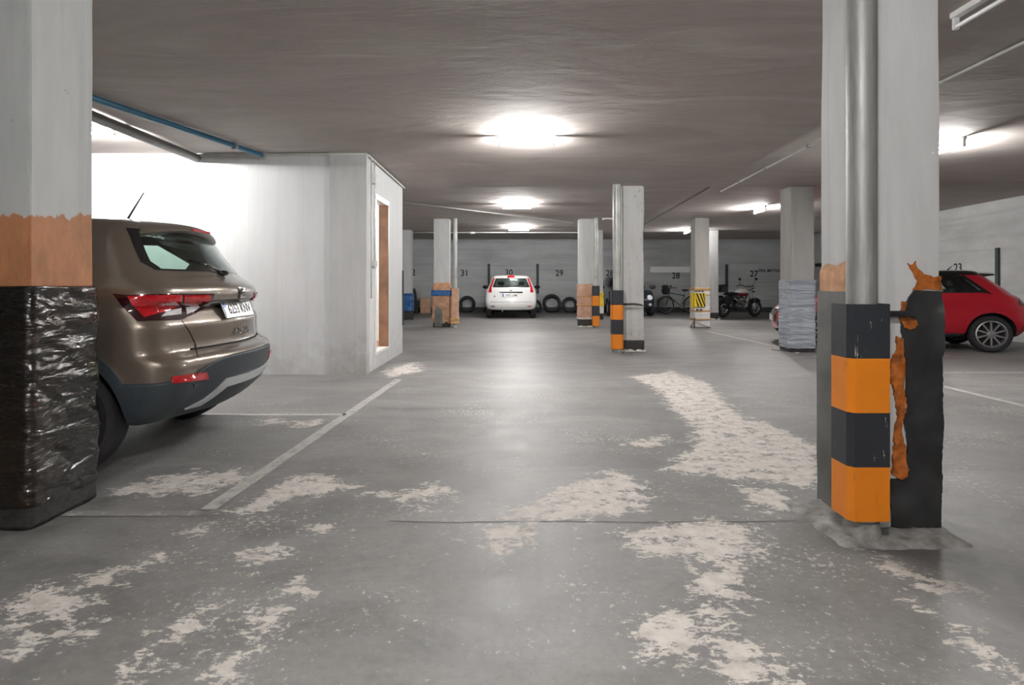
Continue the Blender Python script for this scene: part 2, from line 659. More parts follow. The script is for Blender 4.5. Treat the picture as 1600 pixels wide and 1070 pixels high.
def baked(bm_or_me, mods=()):
    """mesh after modifiers; mods: list of (type, settings)"""
    if isinstance(bm_or_me, bmesh.types.BMesh):
        me = bpy.data.meshes.new('tmp')
        bm_or_me.normal_update()
        bm_or_me.to_mesh(me)
        bm_or_me.free()
    else:
        me = bm_or_me
    o = bpy.data.objects.new('tmp', me)
    COL.objects.link(o)
    extra = []
    for t, kw in mods:
        md = o.modifiers.new('m', t)
        for k, v in kw.items():
            if k == 'cut':
                co = bpy.data.objects.new('cut', v)
                COL.objects.link(co)
                extra.append(co)
                md.object = co
            else:
                setattr(md, k, v)
    dg = bpy.context.evaluated_depsgraph_get()
    out = bpy.data.meshes.new_from_object(o.evaluated_get(dg))
    for c in extra + [o]:
        bpy.data.objects.remove(c)
    return out


def bm_me(bm):
    me = bpy.data.meshes.new('tmp')
    bm.normal_update()
    bm.to_mesh(me)
    bm.free()
    return me


# ------------------------------------------------------------------ the setting
YB = 23.6            # back wall
H1, H2, H3 = 2.77, 2.85, 2.93
S1, S2 = 9.96, 19.4  # steps in the slab
XL, YF = -9.0, -6.0


def xr(Y):           # right wall plane
    return 10.65 - (YB - Y) * 0.066


# floor with a dense grid where the worn patches are
PATCH = [
    [(160, 772), (230, 747), (300, 738), (380, 734), (388, 750), (330, 768), (250, 773)],
    [(352, 802), (410, 770), (455, 745), (505, 738), (556, 760), (500, 774), (440, 785), (392, 802)],
    [(570, 772), (640, 766), (690, 753), (702, 775), (640, 780)],
    [(775, 812), (860, 765), (960, 736), (1005, 755), (1012, 795), (900, 814)],
    [(738, 832), (830, 816), (838, 850), (770, 862)],
    [(985, 588), (1050, 580), (1110, 600), (1130, 625), (1160, 650), (1210, 665), (1278, 700), (1282, 765),
     (1205, 752), (1110, 742), (1035, 735), (1080, 700), (1090, 670), (1050, 640), (1030, 610)],
    [(1155, 758), (1220, 765), (1232, 792), (1190, 797)],
    [(960, 832), (1090, 812), (1180, 820), (1187, 860), (1162, 885), (1100, 878), (1000, 862)],
    [(1080, 900), (1150, 886), (1168, 930), (1140, 974), (1098, 962)],
    [(985, 970), (1080, 950), (1132, 980), (1122, 1002), (1055, 1035), (1005, 1012)],
    [(1108, 1000), (1165, 1000), (1232, 1050), (1256, 1085), (1125, 1085)],
    [(380, 992), (416, 945), (466, 910), (484, 925), (440, 962), (410, 1003)],
    [(200, 1068), (232, 1030), (262, 985), (308, 945), (340, 928), (334, 950), (292, 990), (268, 1022), (240, 1066)],
    [(0, 938), (80, 914), (154, 935), (102, 964), (0, 975)],
    [(0, 980), (40, 972), (64, 1005), (20, 1034), (0, 1022)],
    [(88, 986), (132, 973), (144, 990), (98, 1002)],
    [(305, 1056), (370, 1015), (390, 1030), (362, 1066)],
    [(128, 900), (190, 892), (196, 910), (138, 917)],
    [(208, 884), (245, 866), (255, 874), (216, 892)],
    [(600, 578), (650, 566), (664, 580), (604, 590)],
    [(380, 870), (430, 850), (448, 868), (400, 890)],
    [(485, 826), (520, 816), (530, 828), (496, 834)],
    [(1345, 858), (1400, 876), (1470, 902), (1545, 918), (1480, 928), (1395, 896)],
    [(1425, 946), (1450, 950), (1605, 1052), (1605, 1074), (1500, 1002)],
    [(640, 790), (700, 770), (705, 778), (650, 796)],
    [(290, 830), (322, 820), (326, 826), (296, 834)],
    [(980, 690), (1040, 680), (1040, 694), (985, 700)],
    [(410, 655), (440, 652), (438, 662), (412, 664)], [(455, 658), (505, 655), (500, 665), (458, 667)],
]
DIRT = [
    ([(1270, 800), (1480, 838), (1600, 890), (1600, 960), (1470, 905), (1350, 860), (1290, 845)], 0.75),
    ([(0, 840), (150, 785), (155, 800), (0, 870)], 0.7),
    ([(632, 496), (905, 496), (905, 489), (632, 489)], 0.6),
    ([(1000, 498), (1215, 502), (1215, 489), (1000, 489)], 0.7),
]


def signed(px, py, poly):
    """distance to polygon, positive inside"""
    d = np.full(px.shape, 1e9)
    ins = np.zeros(px.shape, bool)
    k = len(poly)
    for i in range(k):
        ax, ay = poly[i]
        bx, by = poly[(i + 1) % k]
        ex, ey = bx - ax, by - ay
        t = np.clip(((px - ax) * ex + (py - ay) * ey) / (ex * ex + ey * ey + 1e-12), 0, 1)
        d = np.minimum(d, np.hypot(px - ax - t * ex, py - ay - t * ey))
        cond = ((ay > py) != (by > py)) & (px < (bx - ax) * (py - ay) / (by - ay + 1e-12) + ax)
        ins ^= cond
    return np.where(ins, d, -d)


def axis(lo, hi, a, b, fine, coarse):
    out = list(np.arange(lo, a, coarse)) + list(np.arange(a, b, fine)) + list(np.arange(b, hi, coarse)) + [hi]
    return np.array(out)


gx = axis(-9.2, 11.4, -2.7, 2.7, 0.025, 0.5)
gy = axis(YF, YB + 0.2, 1.5, 7.6, 0.03, 0.4)
XX, YY = np.meshgrid(gx, gy)
nx, ny = len(gx), len(gy)
fv = np.stack([XX.ravel(), YY.ravel(), np.zeros(nx * ny)], 1)
idx = np.arange(nx * ny).reshape(ny, nx)
ff = np.stack([idx[:-1, :-1].ravel(), idx[:-1, 1:].ravel(), idx[1:, 1:].ravel(), idx[1:, :-1].ravel()], 1)
fme = bpy.data.meshes.new('floor')
fme.from_pydata(fv.tolist(), [], ff.tolist())
patch = np.zeros(nx * ny)
for poly in PATCH:
    w = [(G(x, y).x, G(x, y).y) for x, y in poly]
    sd = signed(fv[:, 0], fv[:, 1], w)
    patch = np.maximum(patch, np.clip(0.42 + sd / 0.26, 0, 0.65))
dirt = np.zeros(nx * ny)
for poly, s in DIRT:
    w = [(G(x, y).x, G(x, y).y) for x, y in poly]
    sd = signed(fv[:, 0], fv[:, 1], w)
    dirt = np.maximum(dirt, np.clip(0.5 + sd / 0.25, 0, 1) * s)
speck = np.clip(1.2 - np.maximum(0, fv[:, 1] - 4.0) / 4.0, 0.12, 1.0)
for nm, arr in (('patch', patch), ('dirt', dirt), ('speck', speck)):
    at = fme.attributes.new(nm, 'FLOAT', 'POINT')
    at.data.foreach_set('value', arr.astype(np.float32))
floor = obj_me('floor', fme, 'floor', kind='structure')

for a, b, w in [((-1.535, 2.95), (-1.375, 7.0), 0.09), ((-5.6, 5.10), (-1.46, 5.10), 0.07), ((-5.6, 2.90), (-1.55, 2.90), 0.07),
                ((4.72, 1.0), (4.74, 9.3), 0.09), ((4.77, 7.53), (9.4, 7.53), 0.08), ((4.75, 10.4), (4.62, 14.4), 0.09),
                ((4.62, 14.4), (9.9, 14.4), 0.08)]:
    a, b = Vector((*a, 0)), Vector((*b, 0))
    d = (b - a).normalized()
    s = Vector((-d.y, d.x, 0)) * w / 2
    bm = bmesh.new()
    k = 24
    tv = []
    for i in range(k + 1):
        p = a.lerp(b, i / k)
        j1, j2 = random.uniform(0.85, 1.05), random.uniform(0.85, 1.05)
        tv.append([bm.verts.new(p + s * j1 + Vector((0, 0, 0.0025))), bm.verts.new(p - s * j2 + Vector((0, 0, 0.0025)))])
    for A, B in zip(tv, tv[1:]):
        bm.faces.new((A[0], A[1], B[1], B[0]))
    bmesh.ops.recalc_face_normals(bm, faces=bm.faces[:])
    obj('parking_line', bm, 'line_faint' if a.y == b.y == 2.9 or abs(a.y - 2.9) < 1e-4 else 'line', floor)

for x0, x1, yj in ((-1.0, 2.6, 6.38), (-0.6, 1.35, 2.80), (-1.2, 3.0, 5.35)):
    bm = bmesh.new()
    prev = None
    for i in range(61):
        x = x0 + (x1 - x0) * i / 60
        y = yj + 0.03 * mnoise.noise(Vector((x * 2.5, yj, 0))) + 0.008 * mnoise.noise(Vector((x * 14, yj, 2)))
        w = 0.005 * max(0.15, 0.6 + mnoise.noise(Vector((x * 5, yj, 7))))
        cur = (bm.verts.new((x, y - w, 0.0015)), bm.verts.new((x, y + w, 0.0015)))
        if prev:
            bm.faces.new((prev[0], cur[0], cur[1], prev[1]))
        prev = cur
    obj('floor_crack', bm, 'greysheet', floor)

ceil = struct('ceiling', bbox(-9.2, 11.4, YF - 0.2, S1, H1, 3.2), 'ceiling')
obj('ceiling_slab', bbox(-9.2, 11.4, S1, S2, H2, 3.2), 'ceiling', ceil)
obj('ceiling_slab', bbox(-9.2, 11.4, S2, YB + 0.2, H3, 3.2), 'ceiling', ceil)

wall_back = struct('wall_back', bbox(-9.2, 11.2, YB, YB + 0.2, 0, 3.1), 'back')
bm = bmesh.new()
prism(bm, [(xr(YB + .2), YB + .2), (xr(YF - .2), YF - .2), (xr(YF - .2) + .2, YF - .2), (xr(YB + .2) + .2, YB + .2)], 0, 3.1, 'xy')
wall_right = struct('wall_right', bm, 'side')
wall_left = struct('wall_left', bbox(XL - 0.2, XL, YF - 0.2, YB + 0.2, 0, 3.1), 'side')
wall_front = struct('wall_front', bbox(XL, 9.0, YF - 0.2, YF, 0, 3.1), 'side')
struct('baseboard_back', bbox(XL, 10.6, YB - 0.012, YB + 0.001, 0, 0.21), 'skirt')

# bay numbers and dividing strips on the back and right walls
for s, x, y in [('32', 643, 426), ('31', 726, 427), ('30', 795, 426), ('29', 874, 427), ('28', 953, 427), ('28', 1056, 431), ('27', 1178, 428)]:
    p = P(x, y, YB)
    text('bay_number', s, 0.34, (p.x, YB - 0.003, p.z), (PI / 2, 0, 0), 'ink', wall_back, bold=0.006, sx=0.95)


def on_right(x):     # pixel column on the right wall -> point
    t = (x - CX) / F
    Y = (10.65 - YB * 0.066) / (t - 0.066)
    return Vector((t * Y, Y, 0))


ra = math.atan(0.066)
for s, x, y in [('26', 1287, 428), ('23', 1497, 419)]:
    p = on_right(x)
    z = CH - (y - HY) / F * p.y
    text('bay_number', s, 0.28 if s == '23' else 0.36, (p.x - 0.004, p.y, z), (PI / 2, 0, -PI / 2 - ra), 'ink', wall_right, bold=0.004)
p = P(1202, 423, YB)
text('wall_lettering', 'PZA. MOTOS', 0.15, (p.x, YB - 0.003, p.z), (PI / 2, 0, 0), 'ink', wall_back, bold=0.004, sx=0.95)
p = on_right(1279)
obj('dark_plate', bbox(-0.25, 0.25, -0.006, 0.006, -0.06, 0.06, 0.003), 'ink', wall_right)
o = bpy.context.scene.objects['dark_plate']
o.location = (p.x - 0.006, p.y, CH + 30 / F * p.y)
o.rotation_euler = (0, 0, -PI / 2 - ra)
p0, p1 = P(1016, 425.5, YB), P(1078, 416.5, YB)
obj('pale_wall_panel', bbox(p0.x, p1.x, YB - 0.01, YB + 0.001, p0.z, p1.z), 'inside', wall_back)

DIV = 'dark upright strip on the back wall '
for x, y0, lb in [(764, 412, 'beside the white hatchback toward the blue-taped pillar'), (840, 412, 'beside the white hatchback toward the loose tyres'), (1135, 413, 'behind the motorcycle')]:
    a = P(x, y0, YB)
    o = obj('divider_strip', bbox(a.x - 0.05, a.x + 0.05, YB - 0.05, YB - 0.001, 0.75, a.z, 0.008), 'skirt')
    tag(o, DIV + lb, 'wall strip', 'bay divider strips')
p = on_right(1560)
bm = bbox(-0.05, 0.05, -0.04, 0.0, 0.35, CH + 57 / F * p.y, 0.008)
o = obj('divider_strip', bm, 'skirt')
o.location = (p.x, p.y, 0)
o.rotation_euler = (0, 0, -PI / 2 - ra)
tag(o, 'dark dividing strip fixed upright on the right wall behind the red car', 'wall strip', 'bay divider strips')

# ------------------------------------------------------------------ white store room
BX, BY0, BY1 = -1.86, 7.37, 9.77
DY0, DY1, DZ0, DZ1 = 7.86, 8.64, 0.21, 2.31
store = struct('wall_store_room', bbox(XL, BX - 0.12, BY0, BY0 + 0.12, 0, H1), 'box')
bm = bmesh.new()
box(bm, BX - 0.12, BX, BY0, DY0, 0, H1)
box(bm, BX - 0.12, BX, DY1, BY1, 0, H1)
box(bm, BX - 0.12, BX, DY0, DY1, DZ1, H1)
box(bm, BX - 0.12, BX, DY0, DY1, 0, DZ0)
obj('side_wall', bm, 'box', store)
obj('rear_wall', bbox(XL, BX - 0.12, BY1 - 0.12, BY1, 0, H1), 'inside', store)
obj('partition_wall', bbox(-4.4, -4.28, BY0 + 0.12, BY1 - 0.12, 0, H1), 'inside', store)
obj('inner_floor', bbox(-4.28, BX - 0.12, BY0 + 0.12, BY1 - 0.12, 0.002, DZ0 - 0.005), 'card', store)
# the concrete pier at the corner of the room stands slightly proud
bm = bbox(-2.31, BX + 0.012, BY0 - 0.025, BY0 + 0.13, 0, H1)
bmesh.ops.subdivide_edges(bm, edges=bm.edges[:], cuts=12, use_grid_fill=True)
for v in bm.verts:
    v.co += mnoise.noise_vector(v.co * 5) * 0.006
obj('corner_pier', bm, 'col', store, smooth=True, angle=40)
d1 = struct('door_1', bbox(BX - 0.125, BX + 0.012, DY1 - 0.035, DY1, DZ0, DZ1, 0.004), 'wood')
obj('jamb', bbox(BX - 0.125, BX + 0.012, DY0, DY0 + 0.035, DZ0, DZ1, 0.004), 'white', d1)
obj('lintel', bbox(BX - 0.125, BX + 0.014, DY0 - 0.03, DY1 + 0.03, DZ1 - 0.035, DZ1 + 0.03, 0.004), 'white', d1)
obj('sill', bbox(BX - 0.125, BX + 0.02, DY0 - 0.02, DY1 + 0.02, DZ0 - 0.025, DZ0 + 0.012, 0.004), 'white', d1)
obj('casing', bbox(BX, BX + 0.014, DY0 - 0.03, DY0, DZ0, DZ1, 0.004), 'white', d1)
obj('casing', bbox(BX, BX + 0.014, DY1, DY1 + 0.03, DZ0, DZ1, 0.004), 'white', d1)
o = obj('corner_guard_strip', bbox(BX - 0.02, BX + 0.02, BY1 - 0.02, BY1 + 0.03, 0.45, 1.36, 0.006), 'rubber')
tag(o, 'black rubber strip on the far corner of the white store room', 'corner guard')

# pipes along the ceiling
bm = btube([(-3.97, BY0 - 0.002, 2.705), (-3.97, 3.6, 2.715)], 0.052, 14)
tag(obj('drain_duct', bm, 'duct', smooth=True, angle=50), 'thick dark grey pipe under the ceiling running into the white wall', 'pipe')
e = empty('water_pipe', (0, 0, 0), 0, 'blue water pipe slanting under the ceiling above the bronze car', 'pipe')
a, b = Vector((-3.12, BY0 - 0.1, 2.722)), Vector((-3.75, 4.4, 2.722))
obj('pipe', btube([a, b], 0.03, 12), 'blue', e, smooth=True, angle=50)
q = a.lerp(b, 0.17)
bm = lathe(bmesh.new(), [(0.04, -0.02), (0.043, 0), (0.04, 0.02)], 12, 'y', q)
tube(bm, [q, (q.x, q.y, H1 - 0.002)], 0.008, 8)
obj('pipe_clamp', bm, 'steel', e)
obj('end_cap', lathe(bmesh.new(), [(0.035, -0.02), (0.035, 0.02)], 12, 'y', a), 'steel', e)
e = empty('store_conduit', (0, 0, 0), 0, 'thin pale conduit along the top edge of the store room', 'conduit')
obj('conduit_run', btube([(-3.88, BY0 - 0.02, 2.745), (-1.90, BY0 - 0.03, 2.75), (BX + 0.03, BY0 + 0.02, 2.745), (BX + 0.03, BY1, 2.73)], 0.013, 8), 'conduit', e, smooth=True)
obj('conduit_drop', btube([(BX + 0.03, 7.52, 2.74), (BX + 0.03, 7.52, 0.95)], 0.010, 8), 'conduit', e, smooth=True)
obj('conduit_drop', btube([(BX + 0.03, 7.70, 2.74), (BX + 0.03, 7.70, 1.42)], 0.010, 8), 'conduit', e, smooth=True)
obj('junction_box', bbox(BX, BX + 0.05, 7.66, 7.75, 2.44, 2.58, 0.006), 'conduit', e)
obj('light_switch', bbox(BX, BX + 0.05, 7.66, 7.78, 1.36, 1.44, 0.006), 'conduit', e)


def conduit(name, pts, label, r=0.012, mat='conduit'):
    return tag(obj(name, btube(pts, r, 8), mat, smooth=True), label, 'conduit')


e = empty('ceiling_conduit', (0, 0, 0), 0, 'long conduit under the ceiling above the aisle right of the striped pillar', 'conduit')
obj('conduit_run', btube([(3.36, -2, 2.745), (3.42, 6.5, 2.745), (3.59, S1 + 0.3, 2.745)], 0.013, 8), 'conduit', e, smooth=True)
for y in (4.9, 6.9, 8.2, 9.3):
    x = 3.42 + (y - 6.5) * 0.045 if y > 6.5 else 3.41
    obj('clip', bbox(x - 0.02, x + 0.02, y - 0.012, y + 0.012, 2.728, H1, 0.003), 'steel', e)
conduit('ceiling_conduit', [(3.42, S1 + 0.35, 2.83), (3.75, 18.2, 2.83)], 'conduit under the ceiling beyond the slab step toward the motorcycles', 0.012, 'duct')
conduit('ceiling_conduit', [(-2.6, 11.9, 2.832), (1.6, 16.3, 2.832)], 'thin conduit running diagonally across the ceiling past the middle lamp', 0.010)
e = empty('cross_conduit', (0, 0, 0), 0, 'white conduit along the slab step in front of the back wall', 'conduit')
obj('conduit_run', btube([(-3.6, S2 - 0.03, 2.83), (2.4, S2 - 0.03, 2.83)], 0.016, 8), 'white', e, smooth=True)
obj('junction_box', bbox(-1.45, -1.31, S2 - 0.07, S2 - 0.01, 2.79, 2.85, 0.006), 'white', e)
conduit('bent_pipe', [(2.28, 15.3, 2.82), (2.36, 15.3, 2.86 - 0.01), (2.62, 15.3, 2.85 - 0.01)], 'short bent white pipe at the ceiling beside the cardboard-wrapped pillar', 0.03, 'white')


# ------------------------------------------------------------------ lamps
def batten(loc, along, label, lit=True, L=0.6, group='ceiling tube lamps', m='tube', hz=None):
    x, y, z = loc
    e = empty('ceiling_light', (x, y, z), PI / 2 if along == 'y' else 0, label, 'ceiling light', group)
    obj('housing', bbox(-L / 2 - 0.02, L / 2 + 0.02, -0.025, 0.025, -0.035, 0, 0.004), 'white', e)
    for s in (-1, 1):
        obj('tube_holder', bbox(s * L / 2 - 0.012, s * L / 2 + 0.012, -0.016, 0.016, -0.107, -0.033, 0.003), 'white', e)
    obj('tube', lathe(bmesh.new(), [(0.014, -L / 2 + 0.012), (0.014, L / 2 - 0.012)], 12, 'x', (0, 0, -0.09)), m if lit else 'tube_off', e, smooth=True, angle=50)
    return e


LB = 'lit tube lamp on the ceiling '
batten((0.13, 6.5, H1), 'x', LB + 'over the lane between store room and striped pillar')
batten((0.05, 12.6, H2), 'x', LB + 'over the lane between the two inner pillar rows')
batten((0.13, 17.7, H2), 'x', LB + 'above the lane just before the white car')
batten((-4.42, 6.05, H1), 'x', LB + 'beside the thick grey pipe above the bronze car')
batten((5.0, 6.85, H1), 'y', LB + 'over the right aisle before the red car')
batten((5.5, 13.2, H2), 'y', LB + 'over the right aisle beyond the grey-wrapped pillar')
batten((5.45, 18.6, H2), 'y', LB + 'over the right aisle next to the motorcycle')
batten((2.66, 3.25, H1), 'y', 'unlit tube lamp on the ceiling next to the striped near pillar', lit=False)
batten((0.1, 0.2, H1), 'x', LB + 'behind the viewpoint in the main lane')
batten((0.1, -4.0, H1), 'x', LB + 'at the garage entrance end')
batten((-6.0, 14.5, H2), 'x', LB + 'in the hidden bays behind the store room')
batten((-3.0, 8.9, H1), 'x', 'lit tube lamp on the store room ceiling inside the doorway', m='tube_in', group=None)


# ------------------------------------------------------------------ pillars
def shaft(x0, x1, y0, y1, z1, seed=0, jag=0.006, bev=0.012):
    bm = bbox(x0, x1, y0, y1, 0, z1, bev)
    for z in np.linspace(0.08, z1 - 0.08, 22):
        bmesh.ops.bisect_plane(bm, geom=bm.verts[:] + bm.edges[:] + bm.faces[:], plane_co=(0, 0, float(z)), plane_no=(0, 0, 1))
    for v in bm.verts:
        if 0.01 < v.co.z < z1 - 0.01:
            d = mnoise.noise_vector(Vector((v.co.x * 3 + seed, v.co.y * 3, v.co.z * 2.3)))
            v.co.x += d.x * jag
            v.co.y += d.y * jag
    return bm


def pillar(cx, cy, h, label, wx=0.38, wy=0.38, mat='col', seed=0, name='concrete_pillar', jag=0.006):
    """cy is the depth of the front face; built in local coordinates around its base centre"""
    e = empty(name, (cx, cy + wy / 2, 0), 0, label, 'pillar', 'concrete pillars')
    obj('shaft', shaft(-wx / 2, wx / 2, -wy / 2, wy / 2, h, seed, jag), mat, e, smooth=True, angle=35)
    return e


def wrap(wx, wy, z0, z1, off=0.012, amp=0.01, fz=16.0, fh=2.0, r=0.03, nz=50, na=72, seed=0.0, zig=0.0, bulge=0.0):
    """crinkled sleeve around a rectangular shaft (local, centred)"""
    bm = bmesh.new()
    hx, hy = wx / 2 + off, wy / 2 + off
    per = []
    segs = [((hx, -hy + r), (hx, hy - r)), ((hx - r, hy), (-hx + r, hy)), ((-hx, hy - r), (-hx, -hy + r)), ((-hx + r, -hy), (hx - r, -hy))]
    cen = [(hx - r, hy - r), (-hx + r, hy - r), (-hx + r, -hy + r), (hx - r, -hy + r)]
    nrm = [(1, 0), (0, 1), (-1, 0), (0, -1)]
    n4 = na // 4
    for k in range(4):
        a, b = segs[k]
        for i in range(n4 - 3):
            t = i / (n4 - 3)
            per.append(((a[0] + (b[0] - a[0]) * t, a[1] + (b[1] - a[1]) * t), nrm[k]))
        for i in range(3):
            an = k * PI / 2 + (i / 3) * PI / 2
            c, s = math.cos(an), math.sin(an)
            per.append(((cen[k][0] + r * c, cen[k][1] + r * s), (c, s)))
    m = len(per)
    rings = []
    for j in range(nz + 1):
        z = z0 + (z1 - z0) * j / nz
        ring = []
        for (p, n) in per:
            q = Vector((p[0] * fh + seed, p[1] * fh, z * fz + zig * (p[0] + p[1])))
            d = amp * (0.55 + mnoise.noise(q) + 0.5 * mnoise.noise(q * 2.1))
            d = max(d, -off * 0.7) + bulge * math.sin(PI * j / nz)
            zz = z + (mnoise.noise(Vector((p[0] * 9 + seed, p[1] * 9, 3.3))) * 0.012 if j in (0, nz) else 0)
            ring.append(bm.verts.new((p[0] + n[0] * d, p[1] + n[1] * d, max(zz, 0.002))))
        rings.append(ring)
    inner = [[bm.verts.new((p[0] - n[0] * off * 0.8, p[1] - n[1] * off * 0.8, R[0].co.z)) for (p, n) in per] for R in (rings[0], rings[-1])]
    rings = [inner[0]] + rings + [inner[1]]
    for A, B in zip(rings, rings[1:]):
        for k in range(m):
            bm.faces.new((A[k], A[(k + 1) % m], B[(k + 1) % m], B[k]))
    bmesh.ops.recalc_face_normals(bm, faces=bm.faces[:])
    return bm


def rubble(e, wx, wy, n=26, z=0.09, seed=1, side=('f',)):
    rnd = random.Random(seed)
    bm = bmesh.new()
    for _ in range(n):
        s = rnd.uniform(0.012, 0.04)
        x = rnd.uniform(-wx / 2, wx / 2)
        y = -wy / 2 - rnd.uniform(0.0, 0.03)
        if rnd.random() < 0.3:
            x, y = (-wx / 2 if rnd.random() < 0.5 else wx / 2), rnd.uniform(-wy / 2, wy / 2)
        res = bmesh.ops.create_icosphere(bm, subdivisions=1, radius=s)
        for v in res['verts']:
            v.co = Vector((v.co.x * 1.3, v.co.y, v.co.z * 0.8)) + Vector((x, y, s * 0.55 + rnd.random() * 0.0)) + mnoise.noise_vector(v.co * 40) * s * 0.3
            v.co.z = max(v.co.z, 0.001)
    o = obj('broken_plaster', bm, 'rubble', e)
    o['kind'] = 'stuff'


def drain(x, y, r, h, label, gz0, gz1, gw, gd, foot=True, bands=4, mat='pvc', face=0.0, top='black'):
    e = empty('drain_pipe', (x, y, 0), face, label, 'drain pipe', 'rain pipes beside pillars')
    obj('pipe', lathe(bmesh.new(), [(r, 0), (r, h)], 28, 'z'), mat, e, smooth=True, angle=50)
    hw = gw / 2
    b = gd * 0.34
    prof = [(-hw, b), (-hw, -gd * 0.30), (-hw * 0.80, -gd * 0.45), (hw * 0.72, -gd * 0.45), (hw, -gd * 0.22), (hw, b)]
    inn = [(p[0] * 0.955, p[1] * (0.94 if p[1] < 0 else 1.0)) for p in prof]
    dz = (gz1 - gz0) / bands
    for k in range(bands):
        bm = bmesh.new()
        zz = gz0 + k * dz
        nz = 8
        rows = []
        for j in range(nz + 1):
            z = zz + dz * j / nz
            wob = 0.004 * mnoise.noise(Vector((k * 3.1, z * 3, x)))
            sc = 1.0 + wob * 3
            rows.append([bm.verts.new((p[0] * sc, p[1], z)) for p in prof + inn[::-1]])
        mcount = len(rows[0])
        for A, B in zip(rows, rows[1:]):
            for q in range(mcount):
                bm.faces.new((A[q], A[(q + 1) % mcount], B[(q + 1) % mcount], B[q]))
        bm.faces.new(rows[0])
        bm.faces.new(rows[-1])
        bmesh.ops.recalc_face_normals(bm, faces=bm.faces[:])
        isblack = (bands - 1 - k) % 2 == 0
        obj('guard_band', bm, 'black' if isblack else 'orange', e)
    obj('pipe_foot', lathe(bmesh.new(), [(r * 1.22, 0), (r * 1.22, 0.05), (r * 1.1, 0.09)], 20, 'z'), 'mortar', e, smooth=True, angle=50)
    return e


# -- near left pillar wrapped in black film
pl = pillar(-2.23 - 0.205, 2.71, H1, 'near pillar wrapped in shiny black stretch film next to the bronze car', 0.41, 0.41, 'col_left', 3.0)
obj('stretch_film', wrap(0.41, 0.41, 0.10, 1.115, 0.014, 0.012, 9, 3.5, 0.025, 150, 128, 2.0, 5.0, 0.002), 'film', pl, smooth=True)
obj('base_skirt', wrap(0.41, 0.41, 0.004, 0.16, 0.012, 0.004, 6, 2, 0.025, 8, 72, 5.0), 'tar', pl, smooth=True)

# -- near right pillar
RX0, RX1, RY0, RY1 = 1.59, 1.945, 2.69, 3.06
pr = pillar((RX0 + RX1) / 2, RY0, H1, 'near white pillar with black rubber sheet and orange glue beside striped pipe', RX1 - RX0, RY1 - RY0, 'col', 9.0)
ox, oy = (RX0 + RX1) / 2, (RY0 + RY1) / 2


def px_sheet(name, poly, Y, thick, mat, parent, o, jit=0.004, step=0.03, nsc=9, rag=0.0):
    """polygon traced in pixels on a wall plane facing the camera at depth Y"""
    w = [(P(x, y, Y).x - o[0], max(P(x, y, Y).z, 0.002)) for x, y in poly]
    if rag:
        dense = []
        for i in range(len(w)):
            a, b = Vector(w[i]), Vector(w[(i + 1) % len(w)])
            m = max(1, int((b - a).length / 0.008))
            for q in range(m):
                c = a.lerp(b, q / m)
                d = mnoise.noise_vector(Vector((c.x * 60, c.y * 60, 0.3))) * rag + mnoise.noise_vector(Vector((c.x * 150, c.y * 150, 0.7))) * rag * 0.5
                dense.append((c.x + d.x, max(c.y + d.y, 0.002)))
        w = dense
    V, Fs = tess(w, step)

    def pos(v):
        d = mnoise.noise(Vector((v[0] * nsc, v[1] * nsc, 1.7))) * jit
        return Vector((v[0], Y - o[1] - 0.004 + min(d, 0.003), v[1])), Vector((0, -1, 0))
    return obj(name, sheet(V, Fs, pos, thick, None), mat, parent, smooth=True, angle=40)


px_sheet('rubber_sheet', [(1414, 470), (1426, 454), (1470, 455), (1472, 600), (1471, 700), (1469, 831), (1392, 829), (1386, 748), (1410, 745), (1415, 700), (1410, 650), (1412, 600), (1409, 540), (1406, 500)],
         RY0, 0.006, 'rubber', pr, (ox, oy), 0.03, 0.02, 7, 0.003)
px_sheet('glue_residue', [(1415, 411), (1424, 414), (1429, 407), (1431, 419), (1442, 427), (1456, 433), (1469, 431), (1470, 453), (1447, 452), (1424, 454), (1431, 440), (1425, 426)],
         RY0, 0.004, 'glue', pr, (ox, oy), 0.004, 0.012, 30, 0.007)
px_sheet('glue_residue', [(1398, 524), (1407, 528), (1410, 545), (1412, 570), (1409, 600), (1414, 630), (1409, 655), (1406, 668), (1411, 700), (1416, 742), (1404, 748), (1392, 740), (1394, 700), (1397, 668), (1402, 650), (1397, 620), (1391, 600), (1386, 582), (1393, 560), (1400, 545)],
         RY0, 0.011, 'glue', pr, (ox, oy), 0.012, 0.012, 30, 0.007)
px_sheet('burnt_edge', [(1408, 470), (1415, 476), (1414, 490), (1428, 500), (1432, 508), (1420, 514), (1410, 512), (1405, 500)],
         RY0, 0.014, 'glue', pr, (ox, oy), 0.012, 0.012, 30, 0.007)
bm = bbox(RX0 - ox - 0.012, RX0 - ox + 0.001, RY0 - oy + 0.0, RY1 - oy + 0.01, 0.004, 1.095)
bmesh.ops.subdivide_edges(bm, edges=bm.edges[:], cuts=8, use_grid_fill=True)
for v in bm.verts:
    if v.co.x < RX0 - ox - 0.005:
        v.co.x += mnoise.noise(v.co * 5) * 0.006 - 0.002
obj('grey_sheet', bm, 'greysheet', pr, smooth=True, angle=40)
V, Fs = tess([(-0.18, 1.09), (0.18, 1.085), (0.18, 1.20), (0.12, 1.235), (0.02, 1.22), (-0.06, 1.245), (-0.18, 1.23)], 0.03)
obj('bare_plaster', sheet(V, Fs, lambda v: (Vector((RX0 - ox - 0.003, v[0], v[1])), Vector((-1, 0, 0))), 0.003, None), 'peach', pr)
dp = drain(1.543, 2.618, 0.062, H1, 'thick grey drain pipe with orange and black guard at near white pillar', 0.108, 1.044, 0.200, 0.19, mat='steel')
obj('pipe_bracket', bbox(1.633 - ox, 1.80 - ox, 2.638 - oy, 2.673 - oy, 0.985, 1.01, 0.004), 'rubber', pr)
